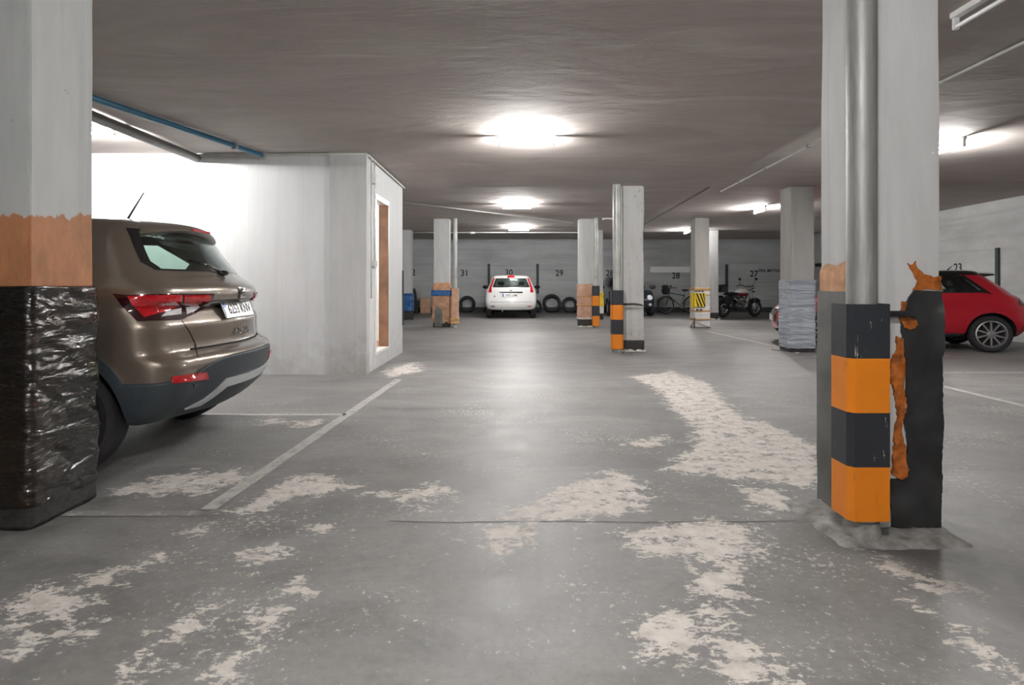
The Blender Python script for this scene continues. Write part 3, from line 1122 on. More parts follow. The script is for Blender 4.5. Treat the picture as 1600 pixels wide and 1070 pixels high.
# mortar smeared round the foot of pillar and pipe
bm = bmesh.new()
gn = 44
gr = []
for j in range(gn + 1):
    row = []
    for i in range(gn + 1):
        x, y = 1.30 + 0.80 * i / gn, 2.40 + 0.75 * j / gn
        dx = max(1.44 - x, 0, x - 1.95)
        dy = max(2.56 - y, 0, y - 3.04)
        d = math.hypot(dx, dy) / (0.055 + 0.04 * mnoise.noise(Vector((x * 7, y * 7, 5))))
        h = 0.026 * max(0, 1 - d) ** 1.3 + 0.012 * mnoise.noise(Vector((x * 16, y * 16, 0))) * max(0, 1 - d * 0.8) + 0.006 * mnoise.noise(Vector((x * 45, y * 45, 3))) * max(0, 1 - d)
        row.append(bm.verts.new((x, y, h - 0.006 - 0.01 * max(0, d - 0.8))))
    gr.append(row)
for j in range(gn):
    for i in range(gn):
        bm.faces.new((gr[j][i], gr[j][i + 1], gr[j + 1][i + 1], gr[j + 1][i]))
bmesh.ops.recalc_face_normals(bm, faces=bm.faces[:])
obj('mortar_fillet', bm, 'mortar', floor, smooth=True)

# -- first inner row
pb = pillar(1.972, 9.81, H1, 'worn white pillar with crumbled black base beside green-grey striped pipe', 0.36, 0.38, 'col_worn', 1.0, jag=0.012)
obj('tar_base', wrap(0.36, 0.38, 0.004, 0.19, 0.008, 0.006, 9, 4, 0.02, 8, 64, 2.0), 'tar', pb, smooth=True)
rubble(pb, 0.38, 0.40, 46, seed=2)
dp = drain(1.69, 9.71, 0.068, H1, 'green-grey drain pipe with striped guard beside the worn white pillar', 0.07, 1.03, 0.20, 0.2)
bm = bmesh.new()
tube(bm, [(0.1, -0.02, 0.80), (0.28, -0.02, 0.805), (0.40, -0.02, 0.79), (0.43, -0.02, 0.77)], [0.018, 0.02, 0.014, 0.006], 8)
obj('loose_strap', bm, 'rubber', dp, smooth=True)

pf = pillar(4.80, 9.81, H1, 'bare concrete pillar wrapped in wrinkled grey-blue plastic in front of the red car', 0.39, 0.40, 'col_grey', 6.0)
obj('plastic_wrap', wrap(0.39, 0.40, 0.06, 1.20, 0.018, 0.015, 11, 2.2, 0.03, 100, 96, 7.0, 1.0), 'greywrap', pf, smooth=True)
obj('tar_base', wrap(0.39, 0.40, 0.004, 0.08, 0.008, 0.004, 9, 4, 0.02, 6, 64, 2.0), 'tar', pf, smooth=True)
obj('form_joint', wrap(0.39, 0.40, 2.52, 2.545, 0.004, 0.001, 9, 4, 0.02, 2, 48, 2.0), 'col_grey', pf)
for k, (x, y) in enumerate([(1213, 547), (1246, 553), (1268, 549)]):
    bm = bmesh.new()
    bmesh.ops.create_icosphere(bm, subdivisions=2, radius=1)
    for v in bm.verts:
        v.co += mnoise.noise_vector(v.co * 1.5 + Vector((k * 7, 0, 0))) * 0.35
        v.co = Vector((v.co.x * (0.09 if k == 0 else 0.035), v.co.y * 0.04, v.co.z * 0.014))
    zm = min(v.co.z for v in bm.verts)
    for v in bm.verts:
        v.co.z -= zm
    o = obj('plaster_flake', bm, 'rubble', smooth=True)
    o.location = G(x, y)
    tag(o, 'long pale flake on the floor at the foot of the grey-wrapped pillar' if k == 0 else 'tiny pale crumb on the floor at the foot of the grey-wrapped pillar', 'debris', 'flakes by the wrapped pillar')

# -- second inner row
pc = pillar(1.905, 15.45, H2, 'white pillar wrapped in pinkish cardboard beside a thin striped pipe', 0.42, 0.38, 'col', 4.0)
obj('cardboard_wrap', wrap(0.42, 0.38, 0.22, 1.13, 0.012, 0.01, 7, 2, 0.02, 30, 64, 3.0), 'cardpink', pc, smooth=True)
obj('tape', wrap(0.42, 0.38, 0.80, 0.83, 0.026, 0.002, 7, 2, 0.02, 3, 64, 3.0), 'tape_brown', pc, smooth=True)
obj('tape', wrap(0.42, 0.38, 0.56, 0.60, 0.026, 0.002, 7, 2, 0.02, 3, 64, 3.0), 'tape_brown', pc, smooth=True)
obj('tape', wrap(0.42, 0.38, 0.205, 0.25, 0.026, 0.002, 7, 2, 0.02, 3, 64, 3.0), 'rubble', pc, smooth=True)
obj('tar_base', wrap(0.42, 0.38, 0.004, 0.21, 0.008, 0.006, 9, 4, 0.02, 8, 64, 2.0), 'tar', pc, smooth=True)
rubble(pc, 0.44, 0.40, 36, seed=4)
drain(2.115, 15.33, 0.062, H2, 'slim drain pipe with striped guard at the cardboard-wrapped pillar', 0.05, 1.09, 0.19, 0.2)

pcl = pillar(-1.92, 15.45, H2, 'white pillar with torn cardboard and blue tape left of the white car', 0.41, 0.38, 'col', 5.0)
obj('cardboard_wrap', wrap(0.41, 0.38, 0.10, 1.06, 0.02, 0.03, 5, 4, 0.03, 40, 72, 1.0), 'card', pcl, smooth=True)
obj('bare_plaster', wrap(0.41, 0.38, 1.0, 1.17, 0.005, 0.003, 5, 4, 0.02, 6, 64, 8.0), 'peach', pcl, smooth=True)
obj('blue_tape', wrap(0.41, 0.38, 0.83, 0.97, 0.055, 0.012, 20, 4, 0.04, 12, 72, 4.0), 'tape_blue', pcl, smooth=True)
obj('tar_base', wrap(0.41, 0.38, 0.004, 0.14, 0.012, 0.008, 9, 4, 0.02, 8, 64, 2.0), 'tar', pcl, smooth=True)
V, Fs = tess([(-0.17, 0.02), (-0.17, 0.45), (-0.10, 0.56), (-0.02, 0.5), (0.04, 0.34), (0.02, 0.02)], 0.05)
obj('torn_gap', sheet(V, Fs, lambda v: (Vector((v[0], -0.25 + 0.01 * mnoise.noise(Vector((v[0] * 8, v[1] * 8, 0))), v[1])), Vector((0, -1, 0))), 0.01, None), 'greysheet', pcl)
e = empty('drain_pipe', (-1.555, 15.40, 0), 0, 'white drain pipe boxed in cardboard beside the blue-taped pillar', 'drain pipe', 'rain pipes beside pillars')
obj('pipe', lathe(bmesh.new(), [(0.055, 0), (0.055, H2)], 20, 'z'), 'pvc', e, smooth=True, angle=50)
obj('cardboard_sleeve', wrap(0.15, 0.16, 0.13, 1.02, 0.012, 0.012, 6, 4, 0.02, 24, 48, 6.0), 'cardpink', e, smooth=True)
obj('tape', wrap(0.15, 0.16, 0.10, 0.26, 0.026, 0.02, 12, 6, 0.02, 8, 48, 6.0), 'tape_brown', e, smooth=True)

pg = pillar(4.86, 15.25, H2, 'grey pillar wrapped in white paper with yellow and black warning print', 0.37, 0.38, 'col_grey', 7.0)
obj('paper_wrap', wrap(0.37, 0.38, 0.01, 1.04, 0.014, 0.01, 10, 2, 0.02, 40, 72, 9.0), 'whitewrap', pg, smooth=True)
for z0, z1 in ((0.97, 1.04), (0.84, 0.865), (0.42, 0.46), (0.20, 0.24)):
    obj('tape', wrap(0.37, 0.38, z0, z1, 0.03, 0.003, 7, 2, 0.02, 4, 64, z0), 'tape_brown', pg, smooth=True)
wp = obj('warning_panel', bbox(-0.215, 0.07, -0.245, -0.225, 0.55, 0.90), 'yellow', pg)
for k in range(4):
    x = -0.20 + k * 0.085
    sh = 0.13
    poly = [(x - sh * 0.5, 0.895), (x - sh * 0.5 + 0.045, 0.895), (x + sh * 0.5 + 0.045, 0.555), (x + sh * 0.5, 0.555)]
    poly = [(min(max(a, -0.213), 0.068), b) for a, b in poly]
    if poly[2][0] - poly[3][0] < 0.005 and poly[1][0] - poly[0][0] < 0.005:
        continue
    obj('warning_stripe', prism(bmesh.new(), poly, -0.2475, -0.2445, 'xz'), 'ink', wp)
obj('warning_panel', bbox(-0.24, -0.225, -0.215, 0.05, 0.52, 0.90), 'yellow', pg)
for k in range(3):
    obj('printed_mark', bbox(-0.19 + k * 0.085, -0.15 + k * 0.085, -0.236, -0.222, 0.935, 0.96), 'ink', pg)
    if k < 2:
        obj('printed_mark', bbox(-0.17 + k * 0.1, -0.11 + k * 0.1, -0.236, -0.222, 0.455, 0.485), 'ink', pg)
bm = btube([(-0.20, -0.235, 0.16), (-0.05, -0.24, 0.10), (0.10, -0.245, 0.04), (0.20, -0.26, 0.012)], 0.008, 6)
obj('loose_cord', bm, 'ink', pg, smooth=True)
obj('loose_strap', btube([(-0.21, -0.24, 0.26), (-0.23, -0.26, 0.14), (-0.22, -0.25, 0.006)], 0.014, 6), 'ink', pg, smooth=True)
obj('loose_strap', btube([(-0.23, -0.25, 0.16), (-0.30, -0.28, 0.08), (-0.33, -0.28, 0.03)], 0.009, 6), 'ink', pg, smooth=True)

# -- row in front of the back wall
pw = pillar(6.28, 18.7, H2, 'plain white pillar with dark base left of the motorcycle', 0.40, 0.38, 'col', 2.0)
obj('tar_base', wrap(0.40, 0.38, 0.004, 0.22, 0.008, 0.006, 9, 4, 0.02, 8, 64, 2.0), 'tar', pw, smooth=True)
rubble(pw, 0.42, 0.40, 22, seed=8)
pd = pillar(2.60, 18.7, H2, 'white pillar with torn yellow film hidden behind the cardboard-wrapped pillar', 0.42, 0.38, 'col', 8.0)
obj('yellow_film', wrap(0.42, 0.38, 0.42, 0.86, 0.01, 0.02, 5, 5, 0.02, 16, 48, 4.0), 'yellow', pd, smooth=True)
obj('paper_wrap', wrap(0.42, 0.38, 0.20, 0.5, 0.02, 0.006, 5, 5, 0.02, 10, 48, 4.0), 'whitewrap', pd, smooth=True)
obj('tar_base', wrap(0.42, 0.38, 0.004, 0.22, 0.012, 0.006, 9, 4, 0.02, 8, 64, 2.0), 'tar', pd, smooth=True)
pe = pillar(-3.50, 18.7, H2, 'white pillar with blue plastic film round its foot behind the store room', 0.42, 0.38, 'col', 3.5)
obj('blue_film', wrap(0.42, 0.38, 0.28, 0.84, 0.02, 0.02, 14, 3, 0.03, 30, 64, 1.0), 'tape_blue', pe, smooth=True)
obj('tar_base', wrap(0.42, 0.38, 0.004, 0.30, 0.012, 0.006, 9, 4, 0.02, 8, 64, 2.0), 'tar', pe, smooth=True)
# ------------------------------------------------------------------ cars
def outline(L, ns=18, nr=5, nc=5):
    """half plan outline (x forward, y>=0) from rear centre to front centre"""
    ur, w, rcu, rcv, bow, uf, fcu, fcv, bowf = L
    pts = []
    for k in range(nr + 1):
        y = (w - rcv) * k / nr
        pts.append((ur + bow * (y / w) ** 2, y))
    x0 = pts[-1][0]
    for k in range(1, nc + 1):
        a = PI / 2 * k / nc
        pts.append((x0 + rcu * (1 - math.cos(a)), w - rcv + rcv * math.sin(a)))
    fr = []
    wf = w * 0.985
    for k in range(nr + 1):
        y = (wf - fcv) * k / nr
        fr.append((uf - bowf * (y / wf) ** 2, y))
    x1 = fr[-1][0]
    for k in range(1, nc + 1):
        a = PI / 2 * k / nc
        fr.append((x1 - fcu * (1 - math.cos(a)), wf - fcv + fcv * math.sin(a)))
    a, b = pts[-1], fr[-1]
    for k in range(1, ns):
        t = k / ns
        pts.append((a[0] + (b[0] - a[0]) * t, a[1] + (b[1] - a[1]) * t + 0.012 * math.sin(PI * t)))
    return pts + fr[::-1]


def ringmesh(levels, crown=0.03, zf=None, caps=True):
    """levels: list of (z, outline tuple) from bottom to top"""
    bm = bmesh.new()
    loops = []
    for z, L in levels:
        h = outline(L)
        m = len(h) - 1
        R = [bm.verts.new((x, y, z + (zf(x, y, z) if zf else 0))) for x, y in h]
        Lf = [R[0]] + [bm.verts.new((x, -y, z + (zf(x, y, z) if zf else 0))) for x, y in h[1:-1]] + [R[-1]]
        loops.append((R, Lf))
    for (R0, L0), (R1, L1) in zip(loops, loops[1:]):
        for k in range(m):
            bm.faces.new((R0[k], R1[k], R1[k + 1], R0[k + 1]))
            bm.faces.new((L0[k], L0[k + 1], L1[k + 1], L1[k]))
    if caps:
        for (R, Lf), cr, flip in ((loops[0], 0.0, True), (loops[-1], crown, False)):
            C = [R[0]]
            for k in range(1, m):
                C.append(bm.verts.new(((R[k].co.x), 0, R[k].co.z + cr * min(1, R[k].co.y / 0.5))))
            C.append(R[m])
            for k in range(m):
                for A, B in ((R, C), (C, Lf)):
                    vs = []
                    for v in (A[k], A[k + 1], B[k + 1], B[k]):
                        if v not in vs:
                            vs.append(v)
                    if len(vs) > 2:
                        try:
                            bm.faces.new(vs)
                        except ValueError:
                            pass
    bmesh.ops.recalc_face_normals(bm, faces=bm.faces[:])
    return bm


def cyl_cut(x, y0, y1, z, r, n=40):
    return lathe(bmesh.new(), [(r, y0), (r, y1)], n, 'y', (x, 0, z))


def wheel(e, x, y, r, w, rim_r, side, spokes=5, rim='alloy', tyre_name='wheel'):
    s = side
    prof = [(rim_r, -w / 2 + 0.01), (rim_r + 0.02, -w / 2), (r - 0.03, -w / 2), (r - 0.008, -w / 2 + 0.02), (r, -w / 2 + 0.045),
            (r, w / 2 - 0.045), (r - 0.008, w / 2 - 0.02), (r - 0.03, w / 2), (rim_r + 0.02, w / 2), (rim_r, w / 2 - 0.01)]
    bm = lathe(bmesh.new(), prof, 48, 'y', (0, 0, 0), closed=True)
    t = obj(tyre_name, bm, 'tyre', e, smooth=True, angle=35)
    t.location = (x, y - s * w / 2, r)
    yo = s * (w / 2 - 0.02)
    bm = lathe(bmesh.new(), [(rim_r, -w / 2 + 0.02), (rim_r, w / 2 - 0.012), (rim_r - 0.018, w / 2 - 0.006), (rim_r - 0.03, w / 2 - 0.03), (rim_r - 0.03, -w / 2 + 0.02)], 40, 'y', closed=True)
    lathe(bm, [(0.05, yo - s * 0.04), (0.055, yo - s * 0.005), (0.03, yo)], 16, 'y')
    for k in range(spokes):
        a = 2 * PI * k / spokes + 0.3
        d = Vector((math.cos(a), 0, math.sin(a)))
        q = Vector((-math.sin(a), 0, math.cos(a)))
        vs = []
        for rr, hw in ((0.03, 0.016), (rim_r - 0.01, 0.012)):
            for yy in (yo - s * 0.03, yo - s * 0.005):
                for sg in (-1, 1):
                    vs.append(bm.verts.new(d * rr + q * hw * sg + Vector((0, yy, 0))))
        for f in ((0, 1, 3, 2), (4, 6, 7, 5), (0, 4, 5, 1), (2, 3, 7, 6), (0, 2, 6, 4), (1, 5, 7, 3)):
            bm.faces.new([vs[i] for i in f])
    bmesh.ops.recalc_face_normals(bm, faces=bm.faces[:])
    obj('rim', bm, rim, t)
    bm = lathe(bmesh.new(), [(rim_r - 0.02, yo - s * 0.07), (rim_r - 0.02, yo - s * 0.06)], 32, 'y')
    obj('brake_disc', bm, 'well', t)
    return t


class Car:
    def __init__(s, name, label, loc, rz, levels, glass0, paint, wheels, wr, arch, windows, crown=0.03, sub=2, zf=None, group='parked cars', glass='glass', roof=None):
        s.e = empty(name, loc, rz, label, 'car', group)
        s.mw = Matrix.Translation(loc) @ Matrix.Rotation(rz, 4, 'Z')
        s.inv = s.mw.inverted()
        me0 = baked(ringmesh(levels, crown, zf), [('SUBSURF', dict(levels=sub, render_levels=sub))])
        b = bmesh.new()
        b.from_mesh(me0)
        b.normal_update()
        s.bvh = BVHTree.FromBMesh(b)
        b.free()
        # cuts: wheel wells, cabin, windows
        mods = []
        for (x, hw) in wheels:
            for sg in (-1, 1):
                c = cyl_cut(x, sg * (hw - 0.30), sg * (hw + 0.3), wr, arch)
                mods.append(('BOOLEAN', dict(operation='DIFFERENCE', solver='EXACT', cut=bm_me(c))))
        cav = []
        for z, L in levels[glass0:]:
            ur, w, rcu, rcv, bow, uf, fcu, fcv, bowf = L
            cav.append((min(z, levels[-1][0] - 0.03), (ur + 0.07, w - 0.06, rcu, rcv, bow, uf - 0.07, fcu, fcv, bowf)))
        cav.insert(0, (0.55, cav[0][1]))
        cme = baked(ringmesh(cav, crown * 0.6), [('SUBSURF', dict(levels=1, render_levels=1))])
        mods.append(('BOOLEAN', dict(operation='DIFFERENCE', solver='EXACT', cut=cme)))
        for pl, poly, d0, d1 in windows:
            mods.append(('BOOLEAN', dict(operation='DIFFERENCE', solver='EXACT', cut=bm_me(prism(bmesh.new(), poly, d0, d1, pl)))))
        me = baked(me0, mods)
        me.materials.clear()
        for m in (paint, 'well', 'cabin', roof or paint):
            me.materials.append(M[m])
        mi, sm = [], []
        for p in me.polygons:
            c = p.center
            k = 0
            for (x, hw) in wheels:
                if math.hypot(c.x - x, c.z - wr) < arch + 0.004 and abs(c.y) < hw + 0.1 and (abs(math.hypot(c.x - x, c.z - wr) - arch) < 0.01 or abs(c.y) < hw - 0.27):
                    k = 1
            hit = s.bvh.find_nearest(c)
            if k == 0 and hit[0] is not None and hit[3] > 0.012:
                k = 2
            if k == 0 and roof and c.z > levels[-3][0] - 0.02:
                k = 3
            if c.z < 0.30 and k == 0 and p.normal.z < -0.6:
                k = 1
            mi.append(k)
        me.polygons.foreach_set('material_index', mi)
        me.polygons.foreach_set('use_smooth', [True] * len(me.polygons))
        me.set_sharp_from_angle(angle=math.radians(38))
        s.body = bpy.data.objects.new('body', me)
        link(s.body, s.e)

    def ray(s, o, d, off):
        h = s.bvh.ray_cast(Vector(o), Vector(d).normalized())
        if h[0] is None:
            return None
        n = h[1] if h[1].dot(Vector(d)) < 0 else -h[1]
        return h[0] + n * off, n

    def rear(s, name, poly, mat, off=0.002, th=0.004, step=0.04, parent=None, front=False):
        """polygon in (y, z) thrown on to the tail (or nose)"""
        V, Fs = tess(poly, step)
        o = 6.0 if front else -2.0
        d = (-1, 0, 0) if front else (1, 0, 0)
        bm = sheet(V, Fs, lambda v: s.ray((o, v[0], v[1]), d, off), th, None)
        return obj(name, bm, mat, parent or s.e, smooth=True, angle=40)

    def side(s, name, poly, mat, sg, off=0.002, th=0.004, step=0.05, parent=None):
        V, Fs = tess(poly, step)
        bm = sheet(V, Fs, lambda v: s.ray((v[0], sg * 2.0, v[1]), (0, -sg, 0), off), th, None)
        return obj(name, bm, mat, parent or s.e, smooth=True, angle=40)

    def both(s, name, poly, mat, **k):
        return [s.side(name, poly, mat, sg, **k) for sg in (1, -1)]

    def skew(s, name, poly, mat, off=0.002, th=0.004, step=0.02, parent=None, mirror=True, ang=None):
        """polygon traced in photo pixels, thrown from the camera on to the body; mirrored on the other side"""
        V, Fs = tess(poly, step)
        oc = s.inv @ Vector((0, 0, CH))

        def pos(v):
            d = (s.inv.to_3x3() @ Vector(((v[0] - CX) / F, 1, -(v[1] - HY) / F))).normalized()
            return s.ray(oc, d, off)
        bm = sheet(V, Fs, pos, th, None)
        pa, pb = parent if isinstance(parent, tuple) else (parent, parent)
        a = obj(name, bm, mat, pa or s.e, smooth=True, angle=40)
        s.pair = (a, a)
        if mirror:
            me = a.data.copy()
            me.transform(Matrix.Diagonal((1, -1, 1, 1)))
            me.flip_normals()
            b = bpy.data.objects.new(name, me)
            link(b, pb or s.e)
            s.pair = (a, b)
        return a

    def ribbon(s, name, pts, hw, mat, **k):
        """thin line traced in photo pixels"""
        up, dn = [], []
        for i, p in enumerate(pts):
            a = Vector(pts[max(i - 1, 0)])
            b = Vector(pts[min(i + 1, len(pts) - 1)])
            d = (b - a).normalized()
            n = Vector((-d.y, d.x)) * hw
            up.append((p[0] + n.x, p[1] + n.y))
            dn.append((p[0] - n.x, p[1] - n.y))
        return s.skew(name, up + dn[::-1], mat, **k)

    def text(s, body, size, y, z, mat, depth=0.003, sx=1.0, off=0.004, name='lettering', parent=None, rot=0.0):
        h = s.ray((-2, y, z), (1, 0, 0), off)
        # lettering reads from behind the car: its x axis runs toward the car's right side (-y)
        n = h[1]
        xa = Vector((0, -1, 0))
        xa = (xa - n * xa.dot(n)).normalized()
        ya = n.cross(xa)
        o = obj_me(name, text_me(body, size, depth), mat, parent or s.e)
        o['kind'] = 'stuff'
        o.matrix_local = Matrix.Translation(h[0]) @ Matrix((xa, ya, n)).transposed().to_4x4() @ Matrix.Diagonal((sx, 1, 1, 1))
        return o

    def plate(s, body, y, z, w=0.52, h=0.11, tilt=0.0, push=0.012):
        hit = s.ray((-2, y, z), (1, 0, 0), push)
        p = obj('number_plate', bbox(-w / 2, w / 2, -h / 2, h / 2, -0.006, 0.004, 0.003), 'plate', s.e)
        n = (Vector((-1, 0, 0)) + Vector((0, 0, 1)) * tilt).normalized()
        xa = Vector((0, -1, 0))
        ya = n.cross(xa)
        p.matrix_local = Matrix.Translation(hit[0]) @ Matrix((xa, ya, n)).transposed().to_4x4()
        obj('blue_band', bbox(-w / 2 + 0.003, -w / 2 + 0.045, -h / 2 + 0.004, h / 2 - 0.004, 0.0042, 0.0055), 'plateblue', p)
        t = obj_me('lettering', text_me(body, h * 0.88, 0.001, bold=0.001), 'ink', p)
        t['kind'] = 'stuff'
        t.location = (0.022, 0, 0.0048)
        return p


# ---- bronze SUV, tail toward the lane
LV = [
    (0.30, (0.24, 0.80, 0.10, 0.16, 0.220, 4.20, 0.2, 0.3, 0.15)),
    (0.34, (0.14, 0.86, 0.14, 0.20, 0.230, 4.30, 0.2, 0.3, 0.15)),
    (0.46, (0.045, 0.895, 0.18, 0.24, 0.250, 4.36, 0.25, 0.35, 0.15)),
    (0.58, (0.005, 0.905, 0.20, 0.26, 0.260, 4.36, 0.25, 0.35, 0.15)),
    (0.675, (0.012, 0.905, 0.20, 0.26, 0.260, 4.36, 0.25, 0.35, 0.15)),
    (0.70, (0.085, 0.905, 0.19, 0.25, 0.245, 4.36, 0.25, 0.35, 0.15)),
    (0.725, (0.125, 0.906, 0.18, 0.24, 0.240, 4.35, 0.25, 0.35, 0.15)),
    (0.87, (0.118, 0.91, 0.19, 0.24, 0.245, 4.33, 0.25, 0.35, 0.15)),
    (0.885, (0.122, 0.91, 0.19, 0.24, 0.245, 4.32, 0.25, 0.35, 0.15)),
    (0.985, (0.195, 0.903, 0.19, 0.24, 0.240, 4.26, 0.25, 0.35, 0.15)),
    (1.005, (0.185, 0.90, 0.19, 0.24, 0.240, 4.20, 0.25, 0.35, 0.15)),
    (1.015, (0.112, 0.898, 0.19, 0.24, 0.245, 4.10, 0.25, 0.35, 0.15)),
    (1.10, (0.120, 0.885, 0.20, 0.24, 0.250, 3.60, 0.25, 0.35, 0.15)),
    (1.125, (0.145, 0.87, 0.20, 0.24, 0.250, 3.30, 0.2, 0.3, 0.15)),
    (1.195, (0.255, 0.83, 0.20, 0.24, 0.220, 3.15, 0.2, 0.3, 0.15)),
    (1.22, (0.285, 0.815, 0.20, 0.24, 0.200, 3.10, 0.2, 0.3, 0.15)),
    (1.34, (0.37, 0.75, 0.20, 0.20, 0.190, 2.80, 0.2, 0.25, 0.12)),
    (1.47, (0.465, 0.675, 0.20, 0.16, 0.12, 2.48, 0.2, 0.2, 0.10)),
    (1.53, (0.52, 0.63, 0.20, 0.15, 0.10, 2.35, 0.2, 0.2, 0.10)),
    (1.56, (0.66, 0.56, 0.20, 0.15, 0.10, 2.2, 0.2, 0.2, 0.10)),
]
SUV_LOC = Vector((-1.872, 4.31, 0))
SUV_YAW = PI + 0.088
RWIN = [(-0.60, 1.225), (0.60, 1.225), (0.64, 1.27), (0.56, 1.465), (-0.56, 1.465), (-0.64, 1.27)]
SWIN = [(0.86, 1.24), (0.80, 1.30), (1.02, 1.45), (1.9, 1.47), (2.38, 1.45), (2.95, 1.24), (1.9, 1.20)]
FWIN = [(-0.66, 1.24), (0.66, 1.24), (0.54, 1.45), (-0.54, 1.45)]
suv = Car('suv', 'bronze SUV parked tail outward behind the film-wrapped pillar', SUV_LOC, SUV_YAW, LV, 14, 'bronze',
          [(0.86, 0.905), (3.49, 0.905)], 0.345, 0.405,
          [('yz', RWIN, -0.2, 0.75), ('xz', SWIN, -1.3, 1.3), ('yz', FWIN, 2.2, 3.6)], crown=0.03, glass='glass_dark')
for x in (0.86, 3.49):
    for sg in (1, -1):
        wheel(suv.e, x, sg * 0.895, 0.345, 0.225, 0.225, sg, 5)
grow = lambda poly, k: [(sum(p[0] for p in poly) / len(poly) + (p[0] - sum(q[0] for q in poly) / len(poly)) * k, sum(p[1] for p in poly) / len(poly) + (p[1] - sum(q[1] for q in poly) / len(poly)) * k) for p in poly]
rw = suv.rear('rear_window', grow(RWIN, 1.015), 'glass_dark', 0.001, 0.003)
suv.both('side_window', grow(SWIN, 1.01), 'glass_dark')
suv.rear('windscreen', grow(FWIN, 1.03), 'glass', front=True)
# black frit around the rear window
ring_o, ring_i = grow(RWIN, 1.09), RWIN
bm = bmesh.new()
for sgn in (0,):
    def seg(a, b, c, d):
        return [a, b, c, d]
for i in range(6):
    j = (i + 1) % 6
    quad = [ring_o[i], ring_o[j], ring_i[j], ring_i[i]]
    suv.rear('window_frit', quad, 'blackgloss', 0.001, 0.003, 0.03, parent=rw)
# wiper
h = suv.ray((-2, 0.0, 1.20), (1, 0, 0), 0.015)
wpm = bmesh.new()
blob(wpm, h[0], (0.04, 0.045, 0.022))
tube(wpm, [h[0], h[0] + Vector((0.02, 0.2, 0.05)), h[0] + Vector((0.06, 0.40, 0.075))], [0.012, 0.009, 0.006], 8)
obj('rear_wiper', wpm, 'blackgloss', suv.e, smooth=True)
# dark lower bumper, sills and arches
CL = [
    (0.265, (0.27, 0.79, 0.10, 0.16, 0.220, 4.18, 0.2, 0.3, 0.15)),
    (0.33, (0.135, 0.872, 0.14, 0.20, 0.230, 4.32, 0.2, 0.3, 0.15)),
    (0.46, (0.030, 0.91, 0.18, 0.24, 0.250, 4.375, 0.25, 0.35, 0.15)),
    (0.54, (0.000, 0.918, 0.19, 0.25, 0.260, 4.375, 0.25, 0.35, 0.15)),
    (0.555, (-0.004, 0.918, 0.19, 0.25, 0.260, 4.375, 0.25, 0.35, 0.15)),
    (0.562, (0.01, 0.902, 0.19, 0.25, 0.260, 4.35, 0.25, 0.35, 0.15)),
]


def czf(x, y, z):
    if z < 0.5:
        return 0.0
    r = max(0.0, min(1.0, (0.80 - y) / 0.34))
    r = r * r * (3 - 2 * r)
    return 0.10 * r if x < 0.5 else 0.0


cme = baked(ringmesh(CL, 0.0, czf), [('SUBSURF', dict(levels=2, render_levels=2))] +
            [('BOOLEAN', dict(operation='DIFFERENCE', solver='EXACT', cut=bm_me(cyl_cut(x, sg * 0.55, sg * 1.2, 0.345, 0.405)))) for x in (0.86, 3.49) for sg in (1, -1)])
cme.materials.clear()
cb = bmesh.new()
cb.from_mesh(cme)
clad_bvh = BVHTree.FromBMesh(cb)
cb.free()
obj_me('lower_bumper', cme, 'plastic', suv.e, smooth=True, angle=35)
body_bvh = suv.bvh
for x in (0.86, 3.49):
    for sg in (1, -1):
        arc = [(x + 0.465 * math.cos(a), 0.345 + 0.465 * math.sin(a)) for a in np.linspace(-0.05, PI + 0.05, 22)]
        arc += [(x + 0.405 * math.cos(a), 0.345 + 0.405 * math.sin(a)) for a in np.linspace(PI + 0.05, -0.05, 22)]
        suv.side('arch_trim', arc, 'plastic', sg, 0.006, 0.01, 0.05)
both_b = bmesh.new()
both_b.from_mesh(cme)
both_b.from_mesh(suv.body.data)
both_bvh = BVHTree.FromBMesh(both_b)
both_b.free()
suv.bvh = both_bvh
SK = [(-0.62, 0.355), (-0.52, 0.395), (-0.45, 0.46), (-0.40, 0.505), (0.40, 0.505), (0.45, 0.46), (0.52, 0.395), (0.62, 0.355),
      (0.50, 0.355), (0.42, 0.41), (0.36, 0.45), (-0.36, 0.45), (-0.42, 0.41), (-0.50, 0.355)]
suv.rear('skid_trim', SK, 'silver', 0.004, 0.008, 0.03)
suv.skew('rear_reflector', [(268, 588), (322, 581), (325, 592), (268, 599)], 'redlens', 0.004, 0.005, 4)
suv.skew('parking_sensor', [(302, 600), (306, 599), (306, 605), (302, 605)], 'blackgloss', 0.003, 0.004, 2)
suv.bvh = body_bvh
# lamps (photo outlines thrown on to the bodywork)
lamp = suv.skew('tail_light', [(177, 459), (200, 461), (262, 459), (334, 459), (331, 470), (322, 480), (304, 491), (285, 499), (244, 501), (214, 502), (196, 484)], 'darklens', 0.002, 0.006, 6)
lamps = suv.pair
suv.skew('red_lens', [(200, 463), (260, 461), (282, 461), (281, 478), (262, 486), (238, 493), (224, 497), (210, 480)], 'redlens', 0.009, 0.005, 6, parent=lamps)
suv.skew('red_lens', [(286, 462), (326, 461), (327, 468), (318, 475), (286, 478)], 'redlens', 0.009, 0.005, 5, parent=lamps)
suv.skew('reversing_lens', [(258, 488), (281, 482), (281, 492), (250, 496)], 'clearlens', 0.009, 0.005, 5, parent=lamps)
suv.skew('reversing_lens', [(289, 481), (314, 477), (304, 486), (290, 492)], 'clearlens', 0.009, 0.005, 5, parent=lamps)
